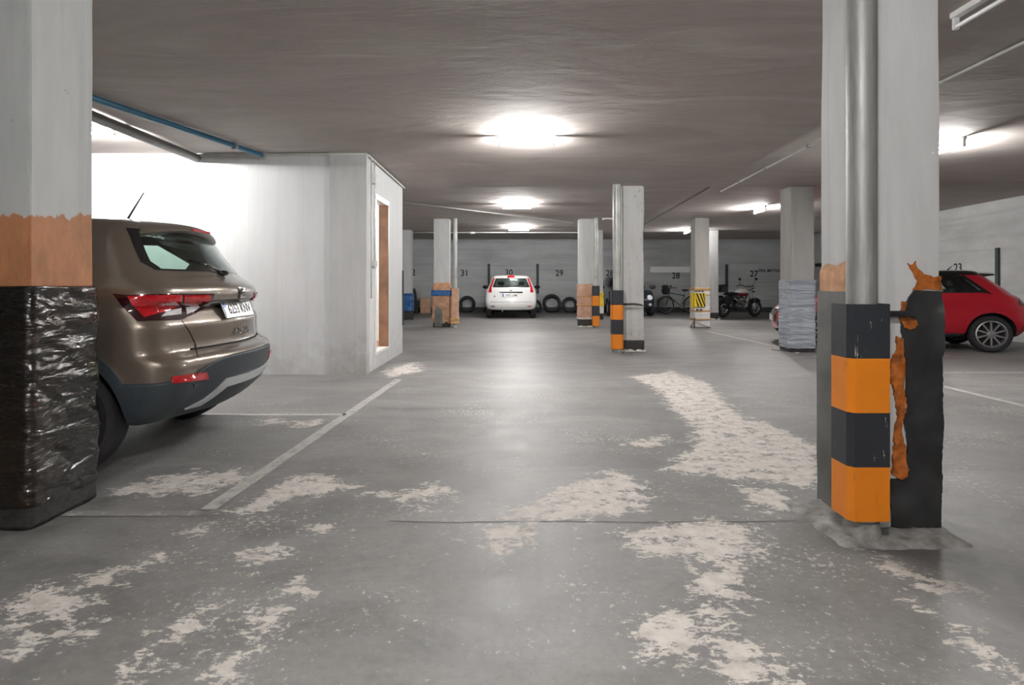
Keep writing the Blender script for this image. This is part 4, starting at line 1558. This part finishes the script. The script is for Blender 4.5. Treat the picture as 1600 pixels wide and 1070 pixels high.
# panel gaps and pressed lines
suv.ribbon('panel_gap', [(284, 501), (296, 518), (305, 537), (309, 558)], 0.8, 'well', off=0.001, th=0.001, step=8)
suv.ribbon('panel_gap', [(281, 447), (282, 459)], 0.8, 'well', off=0.001, th=0.001, step=8)
suv.rear('handle_lip', [(-0.44, 0.995), (0.44, 0.995), (0.44, 1.018), (-0.44, 1.018)], 'blackgloss', 0.004, 0.018, 0.04)
suv.rear('panel_gap', [(-0.60, 0.717), (0.60, 0.717), (0.60, 0.727), (-0.60, 0.727)], 'well', 0.002, 0.003, 0.05)
suv.text('ATECA', 0.058, -0.0, 0.80, 'chrome', sx=1.5, name='model_lettering')
# emblem: two slanted chrome bars on a dark field
em = suv.rear('emblem', [(-0.055, 1.03), (0.055, 1.03), (0.055, 1.105), (-0.055, 1.105)], 'blackgloss', 0.003, 0.004, 0.03)
suv.rear('emblem_bar', [(0.045, 1.072), (-0.02, 1.072), (-0.045, 1.082), (-0.045, 1.1), (0.045, 1.1), (0.045, 1.092), (-0.02, 1.092)], 'chrome', 0.007, 0.006, 0.02, parent=em)
suv.rear('emblem_bar', [(-0.045, 1.064), (0.02, 1.064), (0.045, 1.054), (0.045, 1.036), (-0.045, 1.036), (-0.045, 1.044), (0.02, 1.044)], 'chrome', 0.007, 0.006, 0.02, parent=em)
suv.plate('6253 KNV', 0.0, 0.938, tilt=0.38, push=0.02)
# roof spoiler
bm = bmesh.new()
rows = []
for k in range(25):
    y = -0.625 + 1.25 * k / 24
    t = abs(y) / 0.625
    xe = 0.405 + 0.14 * t * t + (0.12 * ((t - 0.85) / 0.15) ** 2 if t > 0.85 else 0)
    dz = -0.075 * t * t - (0.03 * ((t - 0.85) / 0.15) ** 2 if t > 0.85 else 0)
    rows.append([bm.verts.new((x, y, z + dz)) for x, z in ((1.0, 1.590), (0.75, 1.590), (xe + 0.08, 1.562), (xe, 1.530), (xe + 0.004, 1.492), (xe + 0.09, 1.482), (0.75, 1.50), (1.0, 1.53))])
for A, B in zip(rows, rows[1:]):
    for q in range(8):
        bm.faces.new((A[q], A[(q + 1) % 8], B[(q + 1) % 8], B[q]))
bm.faces.new(rows[0])
bm.faces.new(rows[-1])
bmesh.ops.recalc_face_normals(bm, faces=bm.faces[:])
sp = obj_me('roof_spoiler', baked(bm, [('SUBSURF', dict(levels=1, render_levels=1))]), 'bronze', suv.e, smooth=True, angle=50)
obj('brake_light', bbox(0.398, 0.412, -0.14, 0.14, 1.503, 1.52, 0.003), 'redlens', sp)
for sg in (1, -1):
    bm = btube([(0.80, sg * 0.60, 1.52), (0.9, sg * 0.595, 1.575), (1.6, sg * 0.585, 1.60), (2.2, sg * 0.575, 1.585), (2.3, sg * 0.57, 1.54)], 0.017, 8)
    obj('roof_rail', bm, 'blackgloss', suv.e, smooth=True)
bm = btube([(0.93, 0, 1.56), (0.91, 0, 1.60), (0.80, 0, 1.79)], [0.024, 0.008, 0.0035], 8)
obj('aerial', bm, 'blackgloss', suv.e, smooth=True)
for sg in (1, -1):
    bm = blob(bmesh.new(), (2.95, sg * 0.99, 1.12), (0.07, 0.11, 0.075))
    obj('wing_mirror', bm, 'bronze', suv.e, smooth=True)
    obj('door_handle', bbox(1.25, 1.45, sg * 0.90 - 0.02, sg * 0.90 + 0.02, 0.93, 0.955, 0.008), 'bronze', suv.e)
for x, yy in ((1.25, 0.4), (1.25, -0.4), (2.25, 0.38), (2.25, -0.38)):
    bm = bbox(x - 0.09, x + 0.06, yy - 0.24, yy + 0.24, 0.70, 1.18, 0.05)
    box(bm, x - 0.07, x + 0.02, yy - 0.12, yy + 0.12, 1.20, 1.36, 0.03)
    obj('seat', bm, 'cabin', suv.e)


# ---- small hatchbacks
def hatch_levels(Lg, W, Ht, belt=0.92, tail=((0.24, .12), (0.34, .05), (0.5, .0), (0.62, .02), (0.8, .09), (0.92, .11)), gl=(0.16, 0.34), nose=0.0, bow=0.12, rc=0.2):
    w = W / 2
    out = []
    ws = [0.86, 0.95, 1.0, 1.0, 0.985, 0.955]
    for (z, u), k in zip(tail, ws):
        f = Lg - (0.10 if z < 0.3 else 0.0 if z < 0.65 else 0.06 if z < 0.75 else 0.22)
        out.append((z, (u, w * k, rc, rc + 0.03, bow, f, 0.3, 0.35, 0.16)))
    out.append((belt + 0.03, (gl[0] - 0.02, w * 0.92, rc, rc, bow, Lg - 1.0, 0.25, 0.3, 0.14)))
    out.append((belt + 0.07, (gl[0], w * 0.90, rc, rc, bow, Lg - 1.08, 0.2, 0.28, 0.13)))
    out.append(((belt + Ht) / 2, ((gl[0] + gl[1]) / 2, w * 0.81, rc, 0.16, bow * 0.9, Lg - 1.42, 0.2, 0.22, 0.11)))
    out.append((Ht - 0.10, (gl[1] - 0.02, w * 0.72, rc * 0.8, 0.13, bow * 0.8, Lg - 1.76, 0.2, 0.18, 0.1)))
    out.append((Ht - 0.045, (gl[1] + 0.02, w * 0.67, rc * 0.8, 0.13, bow * 0.7, Lg - 1.88, 0.2, 0.18, 0.1)))
    out.append((Ht - 0.025, (gl[1] + 0.14, w * 0.58, rc * 0.8, 0.13, bow * 0.7, Lg - 2.0, 0.2, 0.18, 0.1)))
    return out


# white hatchback seen from behind in bay 30
LVW = hatch_levels(3.85, 1.69, 1.45, 0.95, tail=((0.27, .13), (0.34, .05), (0.48, .0), (0.62, .015), (0.80, .06), (0.95, .085)), gl=(0.12, 0.26), bow=0.10, rc=0.16)
pw0 = G(798.5, 497)
RW = [(-0.61, 1.03), (0.61, 1.03), (0.50, 1.325), (-0.50, 1.325)]
SW = [(0.75, 1.04), (0.85, 1.32), (1.9, 1.34), (2.55, 1.06), (1.6, 1.03)]
FW = [(-0.62, 1.06), (0.62, 1.06), (0.52, 1.33), (-0.52, 1.33)]
wc = Car('hatchback', 'small white hatchback parked nose to the back wall in bay 30', (pw0.x, pw0.y - 0.45, 0), PI / 2, LVW, 7, 'carwhite',
         [(0.62, 0.84), (3.08, 0.84)], 0.29, 0.335, [('yz', RW, -0.2, 0.6), ('xz', SW, -1.3, 1.3), ('yz', FW, 1.9, 3.2)], crown=0.025)
for x in (0.62, 3.08):
    for sg in (1, -1):
        wheel(wc.e, x, sg * 0.83, 0.29, 0.18, 0.18, sg, 7, 'silver')
wc.rear('rear_window', grow(RW, 1.03), 'glass', 0.001, 0.003)
wc.both('side_window', grow(SW, 1.01), 'glass')
wc.rear('windscreen', grow(FW, 1.03), 'glass', front=True)
for sg in (1, -1):
    wc.rear('tail_light', [(sg * 0.525, 1.335), (sg * 0.575, 1.33), (sg * 0.70, 1.02), (sg * 0.74, 0.86), (sg * 0.63, 0.86), (sg * 0.635, 1.02)], 'redlens', 0.003, 0.008, 0.04)
    wc.rear('rear_reflector', [(sg * 0.53, 0.40), (sg * 0.66, 0.40), (sg * 0.66, 0.425), (sg * 0.53, 0.425)], 'redlens' if sg < 0 else 'darklens', 0.003, 0.005, 0.04)
bl = wc.rear('brake_light', [(-0.13, 1.345), (0.13, 1.345), (0.10, 1.405), (-0.10, 1.405)], 'redlens', 0.003, 0.012, 0.04)
wc.rear('handle_lip', [(-0.38, 0.845), (0.38, 0.855), (0.38, 0.878), (-0.38, 0.885)], 'blackgloss', 0.004, 0.012, 0.05)
wc.rear('emblem', [(0.03 * math.cos(a) * 1.4, 0.925 + 0.02 * math.sin(a)) for a in np.linspace(0, 2 * PI, 11)[:-1]], 'chrome', 0.003, 0.005, 0.02)
wc.plate('3992 LRM', 0.02, 0.765, push=0.02)
wc.rear('sticker', [(0.50, 0.715), (0.56, 0.715), (0.535, 0.80), (0.53, 0.75)], 'ink', 0.002, 0.002, 0.03)
wc.rear('panel_gap', [(-0.70, 0.555), (0.70, 0.555), (0.70, 0.562), (-0.70, 0.562)], 'well', 0.001, 0.002, 0.05)
bm = btube([(0.05, 0.28, 0.255), (0.35, 0.28, 0.26)], 0.025, 10)
obj('exhaust_pipe', bm, 'steel', wc.e, smooth=True)
h = wc.ray((-2, 0.0, 1.05), (1, 0, 0), 0.012)
bm = btube([h[0], h[0] + Vector((0.02, -0.2, 0.02)), h[0] + Vector((0.03, -0.34, 0.05))], 0.009, 6)
obj('rear_wiper', bm, 'blackgloss', wc.e, smooth=True)
for sg in (1, -1):
    obj('wing_mirror', blob(bmesh.new(), (2.5, sg * 0.95, 1.03), (0.06, 0.11, 0.07)), 'blackgloss', wc.e, smooth=True)
for x, yy in ((1.1, 0.36), (1.1, -0.36), (1.95, 0.36), (1.95, -0.36)):
    bm = bbox(x - 0.08, x + 0.06, yy - 0.22, yy + 0.22, 0.60, 1.06, 0.05)
    box(bm, x - 0.06, x + 0.02, yy - 0.11, yy + 0.11, 1.09, 1.22, 0.03)
    obj('seat', bm, 'cabin', wc.e)

# red hatchback beyond the right aisle
LVR = hatch_levels(3.97, 1.74, 1.40, 0.93, tail=((0.22, .20), (0.32, .08), (0.48, .0), (0.62, .0), (0.80, .06), (0.93, .16)), gl=(0.26, 0.66), bow=0.16, rc=0.26)
yaw = math.radians(180 - 19)
fw = Vector((math.cos(yaw), math.sin(yaw), 0))
lf = Vector((-fw.y, fw.x, 0))
wpos = G(1550, 551)
ro = wpos - fw * 0.68 - lf * 0.86
SR = [(0.72, 0.99), (1.02, 1.27), (1.5, 1.305), (2.05, 1.30), (2.72, 1.01), (1.7, 0.975)]
RR = [(-0.55, 1.02), (0.55, 1.02), (0.46, 1.27), (-0.46, 1.27)]
FR = [(-0.60, 1.03), (0.60, 1.03), (0.50, 1.28), (-0.50, 1.28)]
rc_ = Car('hatchback', 'red hatchback with dark roof parked along the right wall', ro, yaw, LVR, 7, 'carred',
          [(0.68, 0.87), (3.15, 0.87)], 0.305, 0.355, [('xz', SR, -1.3, 1.3), ('yz', RR, -0.2, 0.9), ('yz', FR, 1.95, 3.3)], crown=0.02, roof='blackgloss')
for x in (0.68, 3.15):
    for sg in (1, -1):
        wheel(rc_.e, x, sg * 0.865, 0.305, 0.20, 0.225, sg, 10)
rc_.both('side_window', grow(SR, 1.01), 'glass')
for sg in (1, -1):
    rc_.side('window_surround', [(0.66, 0.965), (1.0, 1.285), (1.04, 1.265), (0.76, 0.99)], 'blackgloss', sg, 0.002, 0.006, 0.04)
    rc_.side('window_surround', [(2.0, 1.325), (2.8, 1.0), (2.68, 1.0), (2.0, 1.295)], 'blackgloss', sg, 0.002, 0.006, 0.04)
    rc_.side('window_pillar', [(1.62, 0.975), (1.72, 0.975), (1.72, 1.31), (1.62, 1.31)], 'blackgloss', sg, 0.003, 0.006, 0.05)
    rc_.side('tail_light', [(0.02, 0.74), (0.30, 0.80), (0.26, 0.90), (0.06, 0.86)], 'darklens', sg, 0.003, 0.006, 0.04)
    rc_.side('sill_trim', [(1.10, 0.24), (2.72, 0.24), (2.72, 0.29), (1.10, 0.29)], 'plastic', sg, 0.004, 0.01, 0.08)
    rc_.side('panel_gap', [(1.56, 0.34), (1.568, 0.34), (1.568, 0.96), (1.56, 0.96)], 'well', sg, 0.001, 0.001, 0.08)
    rc_.side('headlight', [(3.50, 0.60), (3.80, 0.58), (3.86, 0.66), (3.55, 0.72)], 'clearlens', sg, 0.003, 0.006, 0.04)
    obj('door_handle', bbox(1.72, 1.90, sg * 0.86 - 0.02, sg * 0.86 + 0.02, 0.80, 0.825, 0.008), 'carred', rc_.e)
    obj('wing_mirror', blob(bmesh.new(), (2.62, sg * 0.97, 0.99), (0.06, 0.10, 0.065)), 'carred', rc_.e, smooth=True)
    arc = [(0.68 + 0.40 * math.cos(a), 0.305 + 0.40 * math.sin(a)) for a in np.linspace(0.05, PI - 0.05, 22)]
    arc += [(0.68 + 0.355 * math.cos(a), 0.305 + 0.355 * math.sin(a)) for a in np.linspace(PI - 0.05, 0.05, 22)]
    rc_.side('arch_lip', arc, 'carred', sg, 0.004, 0.006, 0.05)
rc_.rear('rear_window', grow(RR, 1.03), 'glass', 0.001, 0.003)
rc_.rear('windscreen', grow(FR, 1.03), 'glass', front=True)
rc_.rear('grille', [(-0.42, 0.42), (0.42, 0.42), (0.48, 0.66), (-0.48, 0.66)], 'blackgloss', 0.003, 0.008, 0.05, front=True)
rc_.rear('front_plate', [(-0.26, 0.44), (0.26, 0.44), (0.26, 0.55), (-0.26, 0.55)], 'plate', 0.014, 0.006, 0.06, front=True)
for sg in (1, -1):
    rc_.rear('headlight', [(sg * 0.52, 0.62), (sg * 0.78, 0.66), (sg * 0.78, 0.75), (sg * 0.54, 0.71)], 'clearlens', 0.004, 0.006, 0.04, front=True)
    rc_.rear('bumper_vent', [(sg * 0.54, 0.34), (sg * 0.76, 0.36), (sg * 0.74, 0.50), (sg * 0.58, 0.48)], 'blackgloss', 0.004, 0.006, 0.04, front=True)
bm = bmesh.new()
rows = []
for k in range(13):
    y = -0.54 + 1.08 * k / 12
    t = abs(y) / 0.54
    rows.append([bm.verts.new((x + 0.06 * t * t, y, z - 0.04 * t * t)) for x, z in ((0.95, 1.372), (0.48, 1.345), (0.46, 1.325), (0.60, 1.30), (0.95, 1.335))])
for A, B in zip(rows, rows[1:]):
    for q in range(5):
        bm.faces.new((A[q], A[(q + 1) % 5], B[(q + 1) % 5], B[q]))
bm.faces.new(rows[0])
bm.faces.new(rows[-1])
bmesh.ops.recalc_face_normals(bm, faces=bm.faces[:])
obj('roof_spoiler', bm, 'blackgloss', rc_.e, smooth=True, angle=40)
obj('roof_aerial', btube([(1.05, 0, 1.37), (0.95, 0, 1.47)], [0.014, 0.004], 6), 'blackgloss', rc_.e, smooth=True)
for x, yy in ((1.15, 0.36), (1.15, -0.36), (2.0, 0.36), (2.0, -0.36)):
    bm = bbox(x - 0.08, x + 0.06, yy - 0.22, yy + 0.22, 0.60, 1.05, 0.05)
    box(bm, x - 0.06, x + 0.02, yy - 0.11, yy + 0.11, 1.08, 1.20, 0.03)
    obj('seat', bm, 'cabin', rc_.e)

# dark car in bay 28, nose toward the lane
LVD = hatch_levels(3.0, 1.66, 1.46, 0.95, gl=(0.14, 0.3), bow=0.10, rc=0.18)
pd0 = G(976, 491)
RD = [(-0.60, 1.05), (0.60, 1.05), (0.50, 1.34), (-0.50, 1.34)]
SD = [(0.65, 1.05), (0.75, 1.33), (1.0, 1.345), (1.5, 1.10), (1.0, 1.03)]
dc = Car('compact_car', 'dark compact car parked nose outward behind the worn white pillar', (pd0.x, min(pd0.y + 3.0, YB - 0.12), 0), -PI / 2, LVD, 7, 'cardark',
         [(0.55, 0.83), (2.35, 0.83)], 0.29, 0.335, [('yz', RD, 0.9, 2.6), ('xz', SD, -1.3, 1.3)], crown=0.025)
for x in (0.55, 2.35):
    for sg in (1, -1):
        wheel(dc.e, x, sg * 0.82, 0.29, 0.18, 0.18, sg, 7, 'silver')
dc.rear('windscreen', grow(RD, 1.04), 'glass', front=True)
dc.both('side_window', grow(SD, 1.01), 'glass')
for sg in (1, -1):
    dc.rear('headlight', [(sg * 0.60 + 0.10 * math.cos(a), 0.66 + 0.085 * math.sin(a)) for a in np.linspace(0, 2 * PI, 15)[:-1]], 'clearlens', 0.004, 0.012, 0.04, front=True)
    dc.rear('fog_light', [(sg * 0.60 + 0.06 * math.cos(a), 0.42 + 0.05 * math.sin(a)) for a in np.linspace(0, 2 * PI, 11)[:-1]], 'clearlens', 0.004, 0.012, 0.04, front=True)
    obj('wing_mirror', blob(bmesh.new(), (1.85, sg * 0.94, 1.02), (0.06, 0.11, 0.075)), 'cardark', dc.e, smooth=True)
dc.rear('grille', [(-0.38, 0.44), (0.38, 0.44), (0.42, 0.56), (-0.42, 0.56)], 'blackgloss', 0.003, 0.008, 0.05, front=True)
dc.rear('front_plate', [(-0.26, 0.40), (0.26, 0.40), (0.26, 0.51), (-0.26, 0.51)], 'plate', 0.014, 0.006, 0.06, front=True)
# ------------------------------------------------------------------ two-wheelers, tyres, boxes
def spoked(e, x, r, tw, parent_name='wheel', rim='chrome', n=14, hub=0.03, disc=True):
    prof = [(r - tw * 1.0, -tw * 0.35), (r - tw * 0.4, -tw * 0.5), (r - tw * 0.1, -tw * 0.28), (r, 0), (r - tw * 0.1, tw * 0.28), (r - tw * 0.4, tw * 0.5), (r - tw * 1.0, tw * 0.35)]
    t = obj(parent_name, lathe(bmesh.new(), prof, 40, 'y', closed=True), 'tyre', e, smooth=True, angle=50)
    t.location = (x, 0, r)
    ri = r - tw
    bm = lathe(bmesh.new(), [(ri, -tw * 0.3), (ri + 0.004, 0), (ri, tw * 0.3), (ri - 0.014, tw * 0.2), (ri - 0.014, -tw * 0.2)], 36, 'y', closed=True)
    obj('rim', bm, rim, t, smooth=True, angle=50)
    bm = lathe(bmesh.new(), [(hub, -0.04), (hub, 0.04)], 14, 'y')
    for k in range(n):
        a = 2 * PI * k / n
        tube(bm, [(hub * math.cos(a), 0.03 * (-1) ** k, hub * math.sin(a)), ((ri - 0.005) * math.cos(a + 0.25), 0, (ri - 0.005) * math.sin(a + 0.25))], 0.0022 if tw < 0.06 else 0.004, 5)
    obj('spokes', bm, rim, t)
    return t


# motorcycle in bay 27: x forward (to the right in the aisle), tank cream over dark red
mp = G(1160, 497)
mc = empty('motorcycle', (mp.x - 0.80, mp.y + 0.2, 0), math.radians(24), 'black motorcycle with cream and dark red tank below wall number 27', 'motorcycle')
spoked(mc, 0.30, 0.31, 0.14)
spoked(mc, 1.72, 0.31, 0.12)
bm = btube([(1.72, 0.09, 0.31), (1.58, 0.09, 0.68), (1.46, 0.08, 0.98)], 0.02, 10)
tube(bm, [(1.72, -0.09, 0.31), (1.58, -0.09, 0.68), (1.46, -0.08, 0.98)], 0.02, 10)
obj('fork', bm, 'chrome', mc, smooth=True)
bm = btube([(1.46, 0, 0.95), (1.3, 0, 0.62), (1.22, 0, 0.28), (0.85, 0, 0.24), (0.72, 0, 0.5), (0.85, 0, 0.75), (1.42, 0, 0.88)], 0.022, 8)
tube(bm, [(0.3, 0.11, 0.31), (0.72, 0.11, 0.34)], 0.02, 8)
tube(bm, [(0.3, -0.11, 0.31), (0.72, -0.11, 0.34)], 0.02, 8)
obj('frame', bm, 'blackgloss', mc, smooth=True)
bm = bmesh.new()
blob(bm, (1.14, 0, 0.87), (0.30, 0.15, 0.115), 24)
for v in bm.verts:
    if v.co.x < 1.0:
        v.co.y *= 0.8
        v.co.z = 0.84 + (v.co.z - 0.84) * 0.8
tk = obj('fuel_tank', bm, 'tank', mc, smooth=True)
obj('lower_tank_panel', blob(bmesh.new(), (1.14, 0, 0.79), (0.285, 0.158, 0.075), 20), 'tankred', tk, smooth=True)
bm = blob(bmesh.new(), (0.66, 0, 0.80), (0.34, 0.14, 0.065), 18)
obj('seat', bm, 'leather', mc, smooth=True)
bm = bbox(0.02, 0.38, -0.17, 0.17, 0.86, 1.08, 0.04)
cs = obj('rear_case', bm, 'blackgloss', mc, smooth=True, angle=40)
obj('case_lid', bbox(0.01, 0.39, -0.18, 0.18, 1.06, 1.12, 0.02), 'leather', cs)
bm = bmesh.new()
for sg, x0 in ((1, 1.10), (-1, 1.10)):
    for k in range(6):
        lathe(bm, [(0.10, -0.006), (0.10, 0.006)], 14, 'z', (1.10 + (0.05 if sg > 0 else -0.07), 0, 0.52 + k * 0.028))
lathe(bm, [(0.13, -0.13), (0.15, -0.10), (0.15, 0.10), (0.13, 0.13)], 24, 'y', (1.05, 0, 0.40))
lathe(bm, [(0.09, -0.14), (0.11, -0.11), (0.11, 0.11), (0.09, 0.14)], 20, 'y', (0.86, 0, 0.42))
obj('engine', bm, 'engine', mc)
bm = btube([(1.15, -0.12, 0.55), (1.30, -0.14, 0.44), (1.18, -0.16, 0.28), (0.9, -0.17, 0.26), (0.55, -0.18, 0.32), (0.12, -0.19, 0.40)], [0.022, 0.022, 0.022, 0.025, 0.045, 0.05], 10)
obj('exhaust', bm, 'blackgloss', mc, smooth=True)
bm = btube([(0.62, -0.14, 0.62), (0.42, -0.15, 0.34)], [0.02, 0.03], 10)
obj('shock_absorber', bm, 'chrome', mc, smooth=True)


def fender(x, r, w, a0, a1):
    bm = bmesh.new()
    rows = []
    for a in np.linspace(a0, a1, 16):
        rows.append([bm.verts.new((x + (r - d) * math.cos(a), yy, 0.31 + (r - d) * math.sin(a))) for yy, d in ((-w, 0.04), (-w * 0.6, 0), (w * 0.6, 0), (w, 0.04), (w * 0.6, 0.012), (-w * 0.6, 0.012))])
    for A, B in zip(rows, rows[1:]):
        for q in range(6):
            bm.faces.new((A[q], A[(q + 1) % 6], B[(q + 1) % 6], B[q]))
    bmesh.ops.recalc_face_normals(bm, faces=bm.faces[:])
    return bm


obj('rear_fender', fender(0.30, 0.36, 0.08, 0.5, 2.8), 'blackgloss', mc, smooth=True, angle=50)
obj('front_fender', fender(1.72, 0.35, 0.07, 0.7, 2.5), 'blackgloss', mc, smooth=True, angle=50)
bm = btube([(1.26, 0.38, 1.06), (1.36, 0.28, 1.10), (1.44, 0.1, 1.04), (1.44, -0.1, 1.04), (1.36, -0.28, 1.10), (1.26, -0.38, 1.06)], 0.014, 8)
obj('handlebar', bm, 'blackgloss', mc, smooth=True)
for sg in (1, -1):
    bm = btube([(1.34, sg * 0.30, 1.10), (1.40, sg * 0.36, 1.28)], 0.007, 6)
    blob(bm, (1.41, sg * 0.37, 1.31), (0.02, 0.07, 0.045))
    obj('mirror', bm, 'blackgloss', mc, smooth=True)
hl = obj('headlight', lathe(bmesh.new(), [(0.04, -0.07), (0.08, -0.02), (0.09, 0.05)], 20, 'x', (1.62, 0, 0.93)), 'chrome', mc, smooth=True, angle=50)
obj('lens', lathe(bmesh.new(), [(0.085, 0.05), (0.07, 0.065)], 20, 'x', (1.62, 0, 0.93)), 'clearlens', hl)
bm = bmesh.new()
for yy in (0.06, -0.06):
    blob(bm, (1.46, yy, 1.07), (0.045, 0.05, 0.04))
obj('instruments', bm, 'chrome', mc, smooth=True)
bm = bbox(0.55, 0.88, -0.13, 0.13, 0.50, 0.76, 0.04)
obj('side_panel', bm, 'blackgloss', mc, smooth=True, angle=40)
bm = bbox(0.16, 0.52, -0.25, -0.13, 0.46, 0.74, 0.05)
obj('saddlebag', bm, 'leather', mc, smooth=True, angle=40)
bm = bbox(0.16, 0.52, 0.13, 0.25, 0.46, 0.74, 0.05)
obj('saddlebag', bm, 'leather', mc, smooth=True, angle=40)
bm = btube([(0.60, -0.19, 0.66), (0.95, -0.20, 0.44)], 0.028, 10)
obj('heat_shield', bm, 'chrome', mc, smooth=True)
bm = blob(bmesh.new(), (1.10, 0, 0.60), (0.16, 0.16, 0.12))
blob(bm, (0.98, 0, 0.38), (0.24, 0.17, 0.15))
obj('crankcase', bm, 'engine', mc, smooth=True)
obj('side_stand', btube([(0.86, 0.08, 0.26), (0.84, 0.24, 0.006)], 0.012, 6), 'steel', mc)

# bicycle in the bay left of the motorcycle
bp = G(1043, 491)
bc = empty('bicycle', (bp.x, bp.y + 0.25, 0), math.radians(12), 'green bicycle with black front bag and lamp beside the warning-print pillar', 'bicycle')
spoked(bc, 0.0, 0.34, 0.045, n=20, hub=0.02)
spoked(bc, 1.05, 0.34, 0.045, n=20, hub=0.02)
bm = btube([(0.16, 0, 0.86), (0.12, 0, 0.70), (0.62, 0, 0.30), (0.78, 0, 0.76)], 0.018, 8)
tube(bm, [(0.14, 0, 0.80), (0.75, 0, 0.70)], 0.018, 8)
tube(bm, [(0.62, 0, 0.30), (1.05, 0.05, 0.34), (0.76, 0, 0.70)], 0.012, 8)
obj('frame', bm, 'green', bc, smooth=True)
bm = btube([(0.12, 0.05, 0.70), (0.04, 0.05, 0.42), (0.0, 0.05, 0.34)], 0.013, 8)
tube(bm, [(0.12, -0.05, 0.70), (0.04, -0.05, 0.42), (0.0, -0.05, 0.34)], 0.013, 8)
obj('fork', bm, 'green', bc, smooth=True)
bm = btube([(0.30, 0.30, 0.99), (0.18, 0.20, 1.0), (0.15, 0, 0.97), (0.18, -0.20, 1.0), (0.30, -0.30, 0.99)], 0.013, 8)
tube(bm, [(0.15, 0, 0.97), (0.16, 0, 0.85)], 0.013, 8)
obj('handlebar', bm, 'blackgloss', bc, smooth=True)
bm = bbox(-0.12, 0.10, -0.16, 0.16, 0.74, 1.02, 0.05)
bg = obj('front_bag', bm, 'leather', bc, smooth=True, angle=50)
obj('bag_flap', bbox(-0.13, 0.08, -0.165, 0.165, 0.96, 1.10, 0.05), 'leather', bg, smooth=True, angle=50)
bm = lathe(bmesh.new(), [(0.02, -0.05), (0.045, 0.0), (0.05, 0.03)], 14, 'y', (0.16, -0.12, 1.06))
obj('lamp', bm, 'chrome', bc, smooth=True, angle=50)
obj('saddle', blob(bmesh.new(), (0.80, 0, 0.90), (0.14, 0.07, 0.04)), 'leather', bc, smooth=True)
obj('seat_post', btube([(0.78, 0, 0.74), (0.80, 0, 0.89)], 0.014, 8), 'steel', bc)
bm = lathe(bmesh.new(), [(0.09, -0.006), (0.09, 0.006)], 20, 'y', (0.62, -0.05, 0.30))
tube(bm, [(0.62, -0.07, 0.30), (0.72, -0.07, 0.18)], 0.01, 6)
tube(bm, [(0.62, 0.07, 0.30), (0.52, 0.07, 0.42)], 0.01, 6)
obj('crank', bm, 'steel', bc)
obj('kick_stand', btube([(0.70, 0.04, 0.30), (0.74, 0.20, 0.006)], 0.009, 6), 'steel', bc)
bm = bmesh.new()
rows = []
for a in np.linspace(0.3, 2.9, 18):
    rows.append([bm.verts.new((0.375 * math.cos(a), yy, 0.34 + (0.375 - d) * math.sin(a))) for yy, d in ((-0.03, 0.01), (0, 0), (0.03, 0.01), (0, 0.006))])
for A, B in zip(rows, rows[1:]):
    for q in range(4):
        bm.faces.new((A[q], A[(q + 1) % 4], B[(q + 1) % 4], B[q]))
bmesh.ops.recalc_face_normals(bm, faces=bm.faces[:])
obj('mudguard', bm, 'blackgloss', bc, smooth=True)


def tyre(px, R, label, lean=0.16, w=0.2, yaw=0.0, hole=0.62):
    prof = [(R * hole, -w * 0.42), (R * (hole + 0.08), -w / 2), (R * 0.93, -w / 2), (R * 0.985, -w * 0.4), (R, -w * 0.25), (R, w * 0.25),
            (R * 0.985, w * 0.4), (R * 0.93, w / 2), (R * (hole + 0.08), w / 2), (R * hole, w * 0.42), (R * (hole + 0.06), w * 0.36), (R * (hole + 0.22), w * 0.42), (R * 0.94, 0.3 * w), (R * 0.94, -0.3 * w), (R * (hole + 0.22), -w * 0.42), (R * (hole + 0.06), -w * 0.36)]
    bm = lathe(bmesh.new(), prof, 44, 'y', closed=True)
    # shallow tread grooves
    o = obj('loose_tyre', bm, 'tyre', smooth=True, angle=30)
    o.rotation_euler = (-lean, 0, yaw)
    dz = R * math.cos(lean) + w / 2 * math.sin(lean)
    dep = R * math.sin(lean) + w / 2 * math.cos(lean)
    Y = YB - 0.03 - dep
    o.location = ((px - CX) / F * Y, Y, dz)
    tag(o, label, 'tyre', 'loose tyres along the back wall')
    return o


tyre(730, 0.33, 'black car tyre leaning on the back wall below number 31', 0.14)
t2 = tyre(862, 0.36, 'larger grey-edged tyre standing below number 29', 0.30, 0.22, 0.0, 0.68)
tyre(890, 0.31, 'dull tyre leaning on the wall between the larger tyre and cardboard pillar', 0.12)
tyre(836, 0.26, 'small tyre half hidden by the white hatchback', 0.12)

# cardboard boxes left of the blue-taped pillar
bxp = G(664, 489)
e = empty('cardboard_box', (bxp.x, bxp.y + 0.2, 0), 0.1, 'tall brown cardboard box against the back wall left of the blue-taped pillar', 'box')
obj('carton', bbox(-0.20, 0.20, -0.18, 0.18, 0.0, 0.58, 0.006), 'cardpink', e)
obj('flap', bbox(-0.20, 0.0, -0.18, 0.18, 0.58, 0.588), 'card', e)
obj('flap', bbox(0.004, 0.20, -0.18, 0.18, 0.58, 0.588), 'card', e)
obj('tape', bbox(-0.03, 0.03, -0.184, -0.179, 0.02, 0.57), 'tape_brown', e)
# dark bundle
bm = bmesh.new()
bmesh.ops.create_icosphere(bm, subdivisions=4, radius=1)
for v in bm.verts:
    d = 1 + 0.10 * mnoise.noise(v.co * 2.2) + 0.05 * mnoise.noise(v.co * 6)
    v.co = Vector((v.co.x * 0.25 * d, v.co.y * 0.30 * d, max(-0.001, v.co.z * 1.02 * d)))
    if v.co.z < 0.02:
        v.co.z = 0.0
o = obj('tarpaulin_bundle', bm, 'tarp', smooth=True)
o.location = (P(643.5, 480, 23.0).x, 23.0, 0)
tag(o, 'dark covered bundle standing against the back wall beside the cardboard box', 'bundle')
